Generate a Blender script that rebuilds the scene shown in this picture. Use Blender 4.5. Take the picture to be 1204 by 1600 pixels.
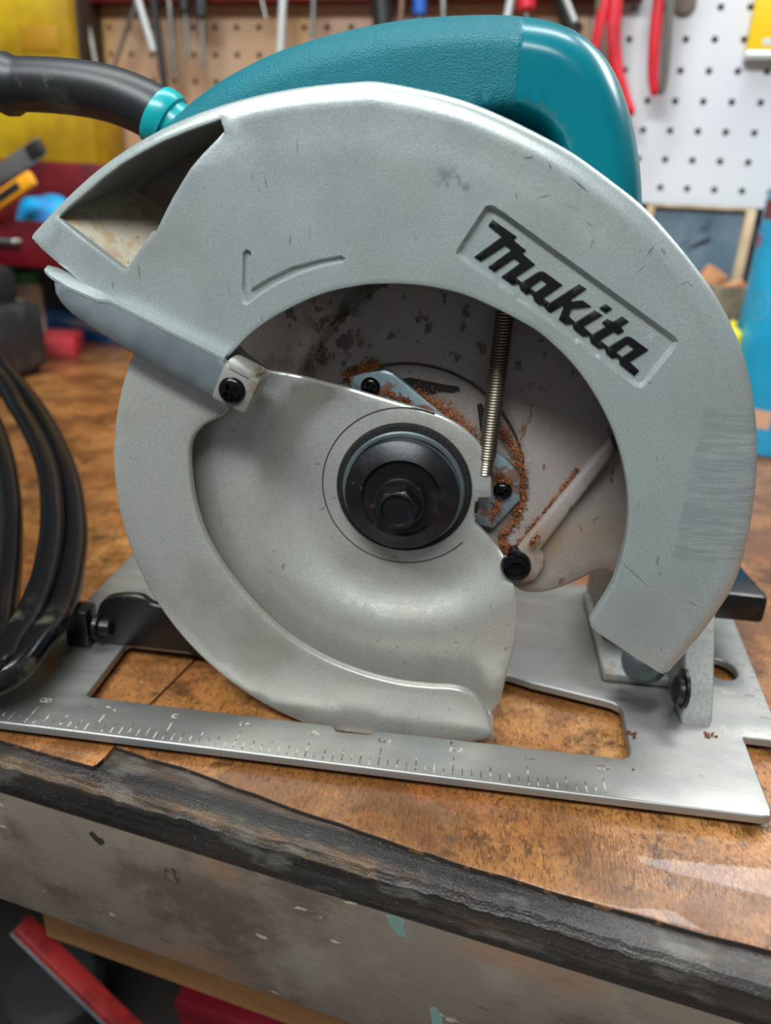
import bpy, bmesh, math, random
import numpy as np
from mathutils import Vector, Matrix
from mathutils.geometry import delaunay_2d_cdt

# ------------------------------------------------------------------ clearing
for o in list(bpy.data.objects):
    bpy.data.objects.remove(o)
random.seed(7)
rng = np.random.default_rng(7)
scene = bpy.context.scene
COL = scene.collection
MM = 0.001                      # everything below is written in millimetres

# ------------------------------------------------------------------ camera
CAM = np.array([146.213, -202.164, 177.661])
FW = np.array([-0.0957096, 0.91847518, -0.38372257])
RT = np.array([0.99131182, 0.12289022, 0.04689208])
UP = np.array([-0.09022497, 0.3759007, 0.92225708])
FPX = 1172.72
cd = bpy.data.cameras.new('camera')
cam = bpy.data.objects.new('camera', cd)
COL.objects.link(cam)
cd.sensor_fit = 'VERTICAL'
cd.sensor_height = 36.0
cd.lens = FPX / 1600 * 36.0
cd.clip_start = 0.01
cd.clip_end = 30
m = Matrix.Identity(4)
for i in range(3):
    m[i][0], m[i][1], m[i][2], m[i][3] = RT[i], UP[i], -FW[i], CAM[i] * MM
cam.matrix_world = m
cd.dof.use_dof = True
cd.dof.focus_distance = 0.235
cd.dof.aperture_fstop = 8.5
scene.camera = cam

# ------------------------------------------------------------------ light
scene.view_settings.view_transform = 'Standard'
scene.view_settings.look = 'None'
scene.view_settings.gamma = 1.0
scene.view_settings.use_curve_mapping = False
scene.view_settings.exposure = 0.22
world = bpy.data.worlds.new('world')
scene.world = world
world.use_nodes = True
bg = world.node_tree.nodes['Background']
bg.inputs[0].default_value = (0.86, 0.93, 1.0, 1)
bg.inputs[1].default_value = 0.17


def area(name, loc, target, sx, sy, power, color=(1, 1, 1)):
    ld = bpy.data.lights.new(name, 'AREA')
    ld.shape = 'RECTANGLE'
    ld.size, ld.size_y = sx, sy
    ld.energy = power
    ld.color = color
    o = bpy.data.objects.new(name, ld)
    COL.objects.link(o)
    o.location = Vector(loc) * MM
    d = Vector(target) - Vector(loc)
    o.rotation_euler = d.to_track_quat('-Z', 'Y').to_euler()
    return o


area('ceiling_light_front', (-80, -700, 1080), (120, 0, 60), 1.1, 0.2, 20.5, (0.92, 0.985, 1.0))
area('ceiling_light_middle', (60, 260, 1150), (120, 150, 0), 1.2, 0.15, 11.0, (0.93, 0.985, 1.0))
area('shelf_light_strip', (640, 590, 690), (300, -50, 0), 0.55, 0.16, 5.2, (0.96, 0.985, 1.0))

# ------------------------------------------------------------------ pixel helpers (1204 x 1600 photograph)


def ray(px, py):
    return (px - 602) / FPX * RT - (py - 800) / FPX * UP + FW


def on_plane(px, py, n, t):
    d = ray(px, py)
    n = np.array(n, float)
    return CAM + d * ((t - CAM @ n) / (d @ n))


def aty(px, py, y):
    return on_plane(px, py, (0, 1, 0), y)


def atx(px, py, x):
    return on_plane(px, py, (1, 0, 0), x)


def atz(px, py, z):
    return on_plane(px, py, (0, 0, 1), z)


def atd(px, py, depth):
    return CAM + ray(px, py) * depth


def xz(pts, y):
    out = []
    for q in pts:
        p = aty(q[0], q[1], y)
        out.append((p[0], p[2]))
    return out


# ------------------------------------------------------------------ materials
def lin(c):
    r = []
    for v in c[:3]:
        v = v / 255.0
        r.append(v / 12.92 if v <= 0.04045 else ((v + 0.055) / 1.055) ** 2.4)
    return (r[0], r[1], r[2], 1.0)


MATS = {}


def mat(name, col, rough=0.5, metal=0.0, layers=(), bump=None, rvar=None, coat=0.0, spec=0.5, emit=None, trans=0.0, rot=0.0):
    """layers: dicts with col, scale, lo, hi, amount, optional stretch, detail, box (world mm: centre, half), dist."""
    if name in MATS:
        return MATS[name]
    mt = bpy.data.materials.new(name)
    mt.use_nodes = True
    nt = mt.node_tree
    N, L = nt.nodes, nt.links
    b = N['Principled BSDF']
    b.inputs['Roughness'].default_value = rough
    b.inputs['Metallic'].default_value = metal
    b.inputs['Coat Weight'].default_value = coat
    b.inputs['Specular IOR Level'].default_value = spec
    b.inputs['Transmission Weight'].default_value = trans
    tc = N.new('ShaderNodeTexCoord')
    geo = N.new('ShaderNodeNewGeometry')

    def noise(scale, detail=4, stretch=(1, 1, 1), dist=0.0, rough_=0.55):
        mp = N.new('ShaderNodeMapping')
        mp.inputs['Scale'].default_value = stretch
        if rot:
            vr = N.new('ShaderNodeVectorRotate')
            vr.rotation_type = 'Z_AXIS'
            vr.inputs['Angle'].default_value = math.radians(-rot)
            L.new(tc.outputs['Object'], vr.inputs['Vector'])
            L.new(vr.outputs[0], mp.inputs['Vector'])
        else:
            L.new(tc.outputs['Object'], mp.inputs['Vector'])
        n = N.new('ShaderNodeTexNoise')
        n.inputs['Scale'].default_value = scale
        n.inputs['Detail'].default_value = detail
        n.inputs['Roughness'].default_value = rough_
        n.inputs['Distortion'].default_value = dist
        L.new(mp.outputs[0], n.inputs['Vector'])
        return n.outputs['Fac']

    def ramp(src, lo, hi, amount=1.0):
        r = N.new('ShaderNodeMapRange')
        r.interpolation_type = 'SMOOTHSTEP'
        r.inputs['From Min'].default_value = lo
        r.inputs['From Max'].default_value = hi
        r.inputs['To Min'].default_value = 0
        r.inputs['To Max'].default_value = amount
        L.new(src, r.inputs['Value'])
        return r.outputs[0]

    def boxmask(c, h, soft=1.5, ang=None):
        src = geo.outputs['Position']
        if ang is not None:
            vr = N.new('ShaderNodeVectorRotate')
            vr.rotation_type = 'Z_AXIS'
            vr.inputs['Angle'].default_value = math.radians(-ang)
            L.new(src, vr.inputs['Vector'])
            src = vr.outputs[0]
        s = N.new('ShaderNodeVectorMath')
        s.operation = 'SUBTRACT'
        L.new(src, s.inputs[0])
        s.inputs[1].default_value = [v * MM for v in c]
        a = N.new('ShaderNodeVectorMath')
        a.operation = 'ABSOLUTE'
        L.new(s.outputs[0], a.inputs[0])
        d = N.new('ShaderNodeVectorMath')
        d.operation = 'SUBTRACT'
        L.new(a.outputs[0], d.inputs[0])
        d.inputs[1].default_value = [v * MM for v in h]
        sp = N.new('ShaderNodeSeparateXYZ')
        L.new(d.outputs[0], sp.inputs[0])
        m1 = N.new('ShaderNodeMath')
        m1.operation = 'MAXIMUM'
        L.new(sp.outputs[0], m1.inputs[0])
        L.new(sp.outputs[1], m1.inputs[1])
        m2 = N.new('ShaderNodeMath')
        m2.operation = 'MAXIMUM'
        L.new(m1.outputs[0], m2.inputs[0])
        L.new(sp.outputs[2], m2.inputs[1])
        return ramp(m2.outputs[0], soft * MM, -soft * MM)

    def mul(a, c):
        q = N.new('ShaderNodeMath')
        q.operation = 'MULTIPLY'
        L.new(a, q.inputs[0])
        if isinstance(c, (int, float)):
            q.inputs[1].default_value = c
        else:
            L.new(c, q.inputs[1])
        return q.outputs[0]

    cur = None
    for ly in layers:
        fac = None
        if ly.get('scale'):
            fac = ramp(noise(ly['scale'], ly.get('detail', 4), ly.get('stretch', (1, 1, 1)), ly.get('dist', 0), ly.get('rg', .55)),
                       ly.get('lo', 0.45), ly.get('hi', 0.6), ly.get('amount', 1.0))
        if ly.get('box'):
            bm_ = boxmask(*ly['box'])
            fac = bm_ if fac is None else mul(fac, bm_)
        if ly.get('fac_mul'):
            fac = mul(fac, ly['fac_mul'])
        mx = N.new('ShaderNodeMix')
        mx.data_type = 'RGBA'
        L.new(fac, mx.inputs[0])
        if cur is None:
            mx.inputs[6].default_value = lin(col)
        else:
            L.new(cur, mx.inputs[6])
        mx.inputs[7].default_value = lin(ly['col'])
        cur = mx.outputs[2]
    if cur is None:
        b.inputs['Base Color'].default_value = lin(col)
    else:
        L.new(cur, b.inputs['Base Color'])
    if rvar:
        sc, lo, hi = rvar[:3]
        n = noise(sc, 4, rvar[3] if len(rvar) > 3 else (1, 1, 1))
        r = N.new('ShaderNodeMapRange')
        r.inputs['From Min'].default_value = 0.3
        r.inputs['From Max'].default_value = 0.7
        r.inputs['To Min'].default_value = lo
        r.inputs['To Max'].default_value = hi
        L.new(n, r.inputs['Value'])
        L.new(r.outputs[0], b.inputs['Roughness'])
    if bump:
        hsum = None
        for bb in (bump if isinstance(bump, list) else [bump]):
            sc, st = bb[0], bb[1]
            n = noise(sc, bb[3] if len(bb) > 3 else 3, bb[2] if len(bb) > 2 else (1, 1, 1))
            if len(bb) > 4:
                n = mul(n, boxmask(*bb[4]))
            bn = N.new('ShaderNodeBump')
            bn.inputs['Strength'].default_value = st
            bn.inputs['Distance'].default_value = 0.0006
            L.new(n, bn.inputs['Height'])
            if hsum is not None:
                L.new(hsum, bn.inputs['Normal'])
            hsum = bn.outputs[0]
        L.new(hsum, b.inputs['Normal'])
    if emit:
        b.inputs['Emission Color'].default_value = lin(emit[0])
        b.inputs['Emission Strength'].default_value = emit[1]
    MATS[name] = mt
    return mt


# ------------------------------------------------------------------ object helpers
def wloc(o):
    v = Vector((0, 0, 0))
    while o is not None:
        v = v + o.location
        o = o.parent
    return v


def obj(name, geom, material, parent=None, smooth=38):
    """geom: list of (verts mm, faces) chunks -> ONE mesh object."""
    off = wloc(parent) / MM if parent is not None else Vector((0, 0, 0))
    V, F = [], []
    for vs, fs in geom:
        k = len(V)
        V += [((p[0] - off[0]) * MM, (p[1] - off[1]) * MM, (p[2] - off[2]) * MM) for p in vs]
        F += [tuple(i + k for i in f) for f in fs]
    me = bpy.data.meshes.new(name)
    me.from_pydata(V, [], F)
    me.update()
    if smooth:
        me.shade_smooth()
        me.set_sharp_from_angle(angle=math.radians(smooth))
    me.materials.append(material)
    o = bpy.data.objects.new(name, me)
    COL.objects.link(o)
    if parent is not None:
        o.parent = parent
    return o


def tag(o, label=None, cat=None, group=None, kind=None):
    if label:
        o['label'] = label
    if cat:
        o['category'] = cat
    if group:
        o['group'] = group
    if kind:
        o['kind'] = kind
    return o


def thing(name, loc, label, cat, group=None):
    o = bpy.data.objects.new(name, None)
    COL.objects.link(o)
    o.location = Vector(loc) * MM
    o.empty_display_size = 0.02
    return tag(o, label, cat, group)


# ------------------------------------------------------------------ geometry helpers (all return (verts, faces))
def from_bm(bm):
    bm.normal_update()
    bm.verts.ensure_lookup_table()
    g = ([tuple(v.co) for v in bm.verts], [[v.index for v in f.verts] for f in bm.faces])
    bm.free()
    return g


def box(c, s, bev=0.0, rot=None, seg=2):
    bm = bmesh.new()
    bmesh.ops.create_cube(bm, size=1.0)
    for v in bm.verts:
        v.co = Vector((v.co.x * s[0], v.co.y * s[1], v.co.z * s[2]))
    if bev > 0:
        bmesh.ops.bevel(bm, geom=list(bm.edges), offset=min(bev, min(s) * 0.49), segments=seg, profile=0.5, affect='EDGES')
    if rot is not None:
        R = rot if isinstance(rot, Matrix) else Matrix.Rotation(math.radians(rot), 3, 'Z')
        for v in bm.verts:
            v.co = R @ v.co
    for v in bm.verts:
        v.co = v.co + Vector(c)
    bm.verts.index_update()
    return from_bm(bm)


def catmull(pts, n=8, closed=False):
    P = [np.array(p, float) for p in pts]
    m_ = len(P)
    out = []
    for i in range(m_ if closed else m_ - 1):
        p1, p2 = P[i], P[(i + 1) % m_]
        p0 = P[i - 1] if (closed or i > 0) else 2 * p1 - p2
        p3 = P[(i + 2) % m_] if (closed or i + 2 < m_) else 2 * p2 - p1
        for k in range(n):
            t = k / n
            out.append(0.5 * ((2 * p1) + (-p0 + p2) * t + (2 * p0 - 5 * p1 + 4 * p2 - p3) * t * t + (-p0 + 3 * p1 - 3 * p2 + p3) * t ** 3))
    if not closed:
        out.append(P[-1])
    return out


def tube(pts, rad, seg=14, cap=True):
    P = [Vector(p) for p in pts]
    n = len(P)
    R = rad if hasattr(rad, '__len__') else [rad] * n
    V, F = [], []
    t0 = (P[1] - P[0]).normalized()
    ref = Vector((0, 0, 1)) if abs(t0.z) < 0.9 else Vector((1, 0, 0))
    nrm = t0.cross(ref).normalized()
    for i in range(n):
        t = (P[min(i + 1, n - 1)] - P[max(i - 1, 0)]).normalized()
        nrm = (nrm - t * nrm.dot(t)).normalized()
        bn = t.cross(nrm)
        for k in range(seg):
            a = 2 * math.pi * k / seg
            V.append(tuple(P[i] + (nrm * math.cos(a) + bn * math.sin(a)) * R[i]))
    for i in range(n - 1):
        for k in range(seg):
            a, b_ = i * seg + k, i * seg + (k + 1) % seg
            F.append((a, b_, b_ + seg, a + seg))
    if cap:
        F.append(tuple(reversed(range(seg))))
        F.append(tuple(range((n - 1) * seg, n * seg)))
    return V, F


def lathe(prof, c, axis=(0, -1, 0), seg=48):
    """prof: (radius, height along axis) from base to tip; c = base point."""
    a = Vector(axis).normalized()
    ref = Vector((0, 0, 1)) if abs(a.z) < 0.9 else Vector((1, 0, 0))
    e1 = a.cross(ref).normalized()
    e2 = a.cross(e1)
    V, F = [], []
    c = Vector(c)
    for r_, h in prof:
        for k in range(seg):
            t = 2 * math.pi * k / seg
            V.append(tuple(c + a * h + (e1 * math.cos(t) + e2 * math.sin(t)) * max(r_, 1e-4)))
    n = len(prof)
    for i in range(n - 1):
        for k in range(seg):
            p, q = i * seg + k, i * seg + (k + 1) % seg
            F.append((p, q, q + seg, p + seg))
    F.append(tuple(reversed(range(seg))))
    F.append(tuple(range((n - 1) * seg, n * seg)))
    return V, F


def inside(P, loop):
    P = np.asarray(P, float)
    L_ = np.asarray(loop, float)
    x, y = P[:, 0][:, None], P[:, 1][:, None]
    x1, y1 = L_[:, 0][None], L_[:, 1][None]
    x2, y2 = np.roll(L_[:, 0], -1)[None], np.roll(L_[:, 1], -1)[None]
    c = ((y1 > y) != (y2 > y)) & (x < (x2 - x1) * (y - y1) / np.where(y2 == y1, 1e-12, y2 - y1) + x1)
    return c.sum(1) % 2 == 1


def dist_path(P, path, closed=True):
    P = np.asarray(P, float)
    A = np.asarray(path, float)
    B = np.roll(A, -1, 0)
    if not closed:
        A, B = A[:-1], B[:-1]
    best = np.full(len(P), 1e9)
    for a, b_ in zip(A, B):
        d = b_ - a
        t = np.clip(((P - a) @ d) / max(d @ d, 1e-12), 0, 1)
        q = a + t[:, None] * d
        best = np.minimum(best, np.hypot(P[:, 0] - q[:, 0], P[:, 1] - q[:, 1]))
    return best


def resample(loop, seg, closed=True):
    out = []
    L_ = [np.array(p, float) for p in loop]
    n = len(L_)
    for i in range(n if closed else n - 1):
        a, b_ = L_[i], L_[(i + 1) % n]
        k = max(1, int(math.ceil(np.linalg.norm(b_ - a) / seg)))
        for j in range(k):
            out.append(a + (b_ - a) * j / k)
    if not closed:
        out.append(L_[-1])
    return [tuple(p) for p in out]


def relief(loops, depth, thick=2.0, seg=2.0, grid=5.0, insets=(0.5,), extra=(), back=None, plane='xz', xpts=()):
    """Triangulates the area inside loops[0] minus the other loops; depth(x, z, d) gives the front height for arrays.
    plane 'xz': front looks to -Y; plane 'xy': front looks up, depth is measured down; plane 'yz': front looks to -X."""
    loops = [resample(l, seg) for l in loops]
    pts, edges = [], []
    for l in loops:
        k = len(pts)
        pts += [Vector(p) for p in l]
        edges += [(k + i, k + (i + 1) % len(l)) for i in range(len(l))]
    for l, closed in extra:
        l = resample(l, seg, closed)
        k = len(pts)
        pts += [Vector(p) for p in l]
        n = len(l)
        edges += [(k + i, k + (i + 1) % n) for i in range(n if closed else n - 1)]

    def ins(P):
        c = inside(P, loops[0])
        for h in loops[1:]:
            c &= ~inside(P, h)
        return c

    def dist(P):
        d = dist_path(P, loops[0])
        for h in loops[1:]:
            d = np.minimum(d, dist_path(P, h))
        return d
    cand = []
    for l in loops:
        A = np.array(l)
        T = np.roll(A, -1, 0) - np.roll(A, 1, 0)
        T /= np.maximum(np.linalg.norm(T, axis=1), 1e-9)[:, None]
        Nn = np.stack([-T[:, 1], T[:, 0]], 1)
        for off in insets:
            for s in (1, -1):
                Q = A + s * Nn * off
                ok = ins(Q)
                if ok.any():
                    Q = Q[ok]
                    Q = Q[dist(Q) > off * 0.9]
                    cand += [tuple(q) for q in Q]
    A = np.array(loops[0])
    x0, y0 = A.min(0)
    x1, y1 = A.max(0)
    G = []
    row = 0
    y = y0
    while y < y1:
        x = x0 + (grid / 2 if row % 2 else 0)
        while x < x1:
            G.append((x + random.uniform(-.02, .02) * grid, y + random.uniform(-.02, .02) * grid))
            x += grid
        y += grid * 0.866
        row += 1
    if G:
        G = np.array(G)
        G = G[ins(G)]
        if len(G):
            G = G[dist(G) > max(max(insets) if insets else 0, 0) * 1.05 + 0.3 * grid]
            cand += [tuple(q) for q in G]
    if len(xpts):
        X = np.array(xpts)
        cand += [tuple(q) for q in X[ins(X)]]
    pts += [Vector(p) for p in cand]
    res = delaunay_2d_cdt(pts, edges, [], 0, 1e-5)
    V2 = np.array([(v[0], v[1]) for v in res[0]])
    T = np.array([list(f) for f in res[2]])
    cen = V2[T].mean(1)
    T = T[ins(cen)]
    a = V2[T[:, 1]] - V2[T[:, 0]]
    b_ = V2[T[:, 2]] - V2[T[:, 0]]
    cr = a[:, 0] * b_[:, 1] - a[:, 1] * b_[:, 0]
    T[cr < 0] = T[cr < 0][:, ::-1]
    T = T[np.abs(cr) > 1e-7]
    d = dist(V2)
    h = depth(V2[:, 0], V2[:, 1], d) * np.ones(len(V2))
    hb = (h + thick) if back is None else back(V2[:, 0], V2[:, 1], d) * np.ones(len(V2))

    def mp(p, q):
        if plane == 'xz':
            return (p[0], q, p[1])
        if plane == 'yz':
            return (q, p[0], p[1])
        return (p[0], p[1], -q)
    n = len(V2)
    V = [mp(V2[i], h[i]) for i in range(n)] + [mp(V2[i], hb[i]) for i in range(n)]
    F = [tuple(t) for t in T] + [tuple(i + n for i in t[::-1]) for t in T]
    cnt = {}
    for t in T:
        for i in range(3):
            e = (t[i], t[(i + 1) % 3])
            cnt[e] = cnt.get(e, 0) + 1
    for (i, j) in cnt:
        if (j, i) not in cnt:
            F.append((j, i, i + n, j + n))
    if plane == 'yz':
        F = [f[::-1] for f in F]
    used = sorted({i for f in F for i in f})
    re = {k: i for i, k in enumerate(used)}
    return [V[i] for i in used], [tuple(re[i] for i in f) for f in F]


def ringpts(c, r_, n=60):
    return [(c[0] + r_ * math.cos(2 * math.pi * k / n), c[1] + r_ * math.sin(2 * math.pi * k / n)) for k in range(n)]


def sm(t):
    t = np.clip(t, 0, 1)
    return t * t * (3 - 2 * t)


def text_geom(txt, size, place, thick=0.0):
    """built-in font outline -> mesh chunk; place(x, y) -> world mm point (x, y in mm, centred)."""
    cu = bpy.data.curves.new('t', 'FONT')
    cu.body = txt
    cu.size = size
    cu.align_x = 'CENTER'
    cu.align_y = 'CENTER'
    cu.resolution_u = 3
    o = bpy.data.objects.new('t', cu)
    COL.objects.link(o)
    dg = bpy.context.evaluated_depsgraph_get()
    me = bpy.data.meshes.new_from_object(o.evaluated_get(dg))
    V = [place(v.co.x, v.co.y) for v in me.vertices]
    F = [list(p.vertices) for p in me.polygons]
    bpy.data.objects.remove(o)
    bpy.data.curves.remove(cu)
    bpy.data.meshes.remove(me)
    return V, F


def screw_head(c, r_, h, slot=True):
    """pan head looking to -Y with a cross recess; c = base centre."""
    cx, cy, cz = c
    w = r_ * 0.17
    ln = r_ * 0.58
    cross = [(cx - w, cz - ln), (cx + w, cz - ln), (cx + w, cz - w), (cx + ln, cz - w), (cx + ln, cz + w), (cx + w, cz + w),
             (cx + w, cz + ln), (cx - w, cz + ln), (cx - w, cz + w), (cx - ln, cz + w), (cx - ln, cz - w), (cx - w, cz - w)]
    cross = [(cx + (p[0] - cx) * .87 - (p[1] - cz) * .5, cz + (p[0] - cx) * .5 + (p[1] - cz) * .87) for p in cross]
    inner = [(cx + (p[0] - cx) * .85, cz + (p[1] - cz) * .85) for p in cross]

    def dep(x, z, d):
        y = cy - h * np.sqrt(np.clip(1 - (1 - np.clip(d / (r_ * .75), 0, 1)) ** 2, 0, 1)) * 0.75 - h * .25
        if slot:
            y = y + np.where(inside(np.stack([x, z], 1), [(cx + (p[0] - cx) * .93, cz + (p[1] - cz) * .93) for p in cross]), h * .7, 0)
        return y
    return relief([ringpts((cx, cz), r_, 28)], dep, seg=2, grid=r_ * .3, insets=(r_ * .08, r_ * .25, r_ * .5),
                  extra=[(cross, True), (inner, True)] if slot else [], back=lambda x, z, d: cy)


# ------------------------------------------------------------------ material library
SAW_LOC = (127, 80, -6.5)
GUARD_Y = 17.9
M_guard = mat('silver_paint', (168, 177, 175), 0.4, 0.45, [
    dict(col=(150, 154, 151), scale=1900, lo=.42, hi=.60, amount=.5, detail=2),
    dict(col=(200, 204, 201), scale=3200, lo=.58, hi=.70, amount=.55, detail=1),
    dict(col=(150, 148, 138), scale=22, lo=.5, hi=.72, amount=.35),
    dict(col=(104, 104, 100), scale=330, lo=.69, hi=.72, amount=.5, stretch=(1.6, 1, .35)),
    dict(col=(120, 120, 126), scale=160, lo=.48, hi=.58, amount=.7, box=((137.5, 18, 183), (4.5, 9, 3.0), 1.5), detail=7),
    dict(col=(142, 148, 150), scale=420, lo=.35, hi=.6, amount=.6, stretch=(.2, .25, 2.2), box=((224, 20, 103), (10.5, 30, 24.5), 1.0)),
    dict(col=(196, 198, 198), scale=500, lo=.5, hi=.7, amount=.5, stretch=(.1, .2, 3.0), box=((226, 20, 103), (8.5, 30, 23), 1.5)),
], bump=[(1800, .10), (90, .04)], rvar=(60, .3, .44))
M_lower = mat('silver_paint_lower', (190, 189, 181), 0.34, 0.5, [
    dict(col=(168, 167, 159), scale=1400, lo=.4, hi=.62, amount=.5, detail=2),
    dict(col=(208, 208, 202), scale=2400, lo=.6, hi=.72, amount=.45, detail=1),
    dict(col=(150, 140, 120), scale=30, lo=.52, hi=.75, amount=.4),
    dict(col=(120, 95, 65), scale=330, lo=.68, hi=.74, amount=.7),
], bump=(1600, .08), rvar=(50, .26, .38))
M_cast = mat('dusty_casting', (150, 140, 134), 0.55, 0.2, [
    dict(col=(126, 112, 104), scale=28, lo=.42, hi=.66, amount=.6),
    dict(col=(168, 164, 156), scale=1300, lo=.5, hi=.65, amount=.35, detail=2),
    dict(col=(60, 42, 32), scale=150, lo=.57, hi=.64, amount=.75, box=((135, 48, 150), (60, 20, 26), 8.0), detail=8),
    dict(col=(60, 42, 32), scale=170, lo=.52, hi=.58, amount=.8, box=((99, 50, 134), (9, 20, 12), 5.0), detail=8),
    dict(col=(112, 72, 42), scale=220, lo=.635, hi=.69, amount=.8, stretch=(1, 1, .5)),
    dict(col=(150, 122, 88), scale=40, lo=.4, hi=.6, amount=.55, box=((195, 47, 62), (25, 20, 16), 8.0)),
], bump=(900, .12))
M_chute = mat('dusty_chute', (176, 166, 146), 0.7, 0.1, [
    dict(col=(160, 122, 78), scale=140, lo=.5, hi=.66, amount=.6, detail=7),
    dict(col=(120, 82, 50), scale=420, lo=.62, hi=.68, amount=.7),
], bump=(700, .3))
M_alu = mat('milled_aluminium', (160, 158, 153), 0.44, 0.75, [
    dict(col=(142, 144, 144), scale=34, lo=.46, hi=.64, amount=.7, stretch=(.8, 1.6, 1), detail=8),
    dict(col=(150, 150, 148), scale=900, lo=.55, hi=.68, amount=.45, stretch=(.5, 1.6, 1), detail=2),
    dict(col=(150, 122, 60), scale=150, lo=.4, hi=.55, amount=.75, box=((-8.5, 34, 0), (4.5, 6, 4), 2.5)),
    dict(col=(150, 110, 80), scale=240, lo=.7, hi=.74, amount=.7),
], bump=[(500, .06, (.3, 3, 1)), (900, .06)], rvar=(70, .36, .5, (.4, 2, 1)))
M_mark = mat('engraved_line', (88, 84, 74), 0.7, 0.0, [dict(col=(188, 182, 164), scale=260, lo=.44, hi=.56)])
M_teal = mat('teal_plastic', (0, 102, 114), 0.28, 0.0, [
    dict(col=(0, 112, 124), scale=30, lo=.45, hi=.7, amount=.5),
], spec=.3, bump=(1700, 1.0, (1, 1, 1), 3, ((60, 90, 200), (92, 80, 120), 1.0)), rvar=(20, .24, .34))
M_tealc = mat('teal_bright_plastic', (0, 146, 150), 0.3)
M_black = mat('black_oxide', (22, 22, 24), 0.36, 0.3, [
    dict(col=(56, 58, 62), scale=60, lo=.5, hi=.72, amount=.7),
    dict(col=(92, 58, 42), scale=190, lo=.655, hi=.70, amount=.8)], bump=(900, .08))
M_blackshiny = mat('black_screw', (12, 12, 13), 0.2, 0.4)
M_felt = mat('black_felt', (20, 20, 20), 0.95, 0, [dict(col=(60, 52, 42), scale=900, lo=.6, hi=.7, amount=.8)], bump=(1500, 1.0))
M_zinc = mat('grey_zinc', (122, 134, 136), 0.38, 0.7, [dict(col=(100, 112, 114), scale=70, lo=.4, hi=.65, amount=.7)])
M_retain = mat('blue_zinc', (148, 164, 172), 0.36, 0.6, [
    dict(col=(134, 84, 44), scale=160, lo=.535, hi=.6, amount=.8, detail=7)], bump=(800, .1))
M_spring = mat('spring_steel', (120, 112, 100), 0.35, 0.9)
M_rust = mat('sawdust', (150, 88, 46), 0.95, 0, [dict(col=(96, 52, 28), scale=250, lo=.4, hi=.6), dict(col=(186, 128, 76), scale=500, lo=.58, hi=.68)])
M_rubber = mat('black_rubber', (26, 27, 29), 0.42, 0, [
    dict(col=(96, 96, 92), scale=36, lo=.54, hi=.76, amount=.55),
    dict(col=(120, 116, 108), scale=90, lo=.62, hi=.72, amount=.45)], bump=(300, .1))
M_cord = mat('black_cord', (12, 13, 15), 0.22, 0, [
    dict(col=(112, 104, 88), scale=70, lo=.52, hi=.70, amount=.4, box=((0, 10, 14), (40, 28, 30), 12.0))], bump=(700, .12))
M_bracket = mat('black_paint', (17, 17, 18), 0.28, 0.1, [dict(col=(60, 60, 62), scale=90, lo=.6, hi=.75, amount=.6)])
M_castgrey = mat('grey_casting', (165, 166, 160), 0.55, 0.35, [
    dict(col=(150, 128, 92), scale=110, lo=.58, hi=.68, amount=.7),
    dict(col=(140, 142, 138), scale=700, lo=.45, hi=.6, amount=.5)], bump=(600, .2))
M_lever = mat('lever_steel', (150, 158, 162), 0.4, 0.4, [
    dict(col=(126, 136, 142), scale=40, lo=.42, hi=.66, amount=.7),
    dict(col=(40, 40, 40), scale=150, lo=.70, hi=.73, amount=.8)], bump=(900, .06))
M_boss = mat('bright_lever_block', (176, 174, 166), 0.34, 0.6, [dict(col=(150, 120, 78), scale=110, lo=.52, hi=.66, amount=.6)])
M_letter = mat('black_letter_paint', (10, 9, 10), 0.55, 0, [dict(col=(150, 150, 148), scale=420, lo=.75, hi=.77)], spec=.25)
# ================================================================== LARGE STRUCTURE
WY = -0.1348
WE = np.array([math.cos(WY), math.sin(WY), 0.0])       # along the back wall
WN = np.array([-math.sin(WY), math.cos(WY), 0.0])      # into the wall
WT = 677.35


def wp(s, off, z):
    """point on the back wall: s along, off in front of the pegboard face, z up (mm)"""
    q = WE * s + WN * (WT - off)
    return (q[0], q[1], z)


def wall_box(s0, s1, o0, o1, z0, z1, bev=0.0):
    c = wp((s0 + s1) / 2, (o0 + o1) / 2, (z0 + z1) / 2)
    return box(c, (abs(s1 - s0), abs(o1 - o0), abs(z1 - z0)), bev, math.degrees(WY))


M_wall = mat('dark_wall', (70, 66, 62), 0.9)
M_floor = mat('concrete_floor', (58, 56, 54), 0.85, 0, [dict(col=(40, 39, 38), scale=8, lo=.4, hi=.65)])
M_peg = mat('white_pegboard', (212, 214, 218), 0.42, 0, [
    dict(col=(196, 196, 196), scale=7, lo=.5, hi=.7, amount=.6), dict(col=(170, 160, 150), scale=60, lo=.68, hi=.74, amount=.5)])
M_pegtan = mat('tan_pegboard', (180, 136, 84), 0.4, 0, [
    dict(col=(178, 148, 126), scale=5, lo=.42, hi=.6, amount=.8), dict(col=(150, 112, 74), scale=20, lo=.55, hi=.7, amount=.5)])

tag(obj('floor', [box((0, 0, -910), (3600, 3400, 20))], M_floor), kind='structure')
tag(obj('wall_back', [wall_box(-1700, 1700, -60, -26, -900, 1500)], M_wall), kind='structure')


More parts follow.
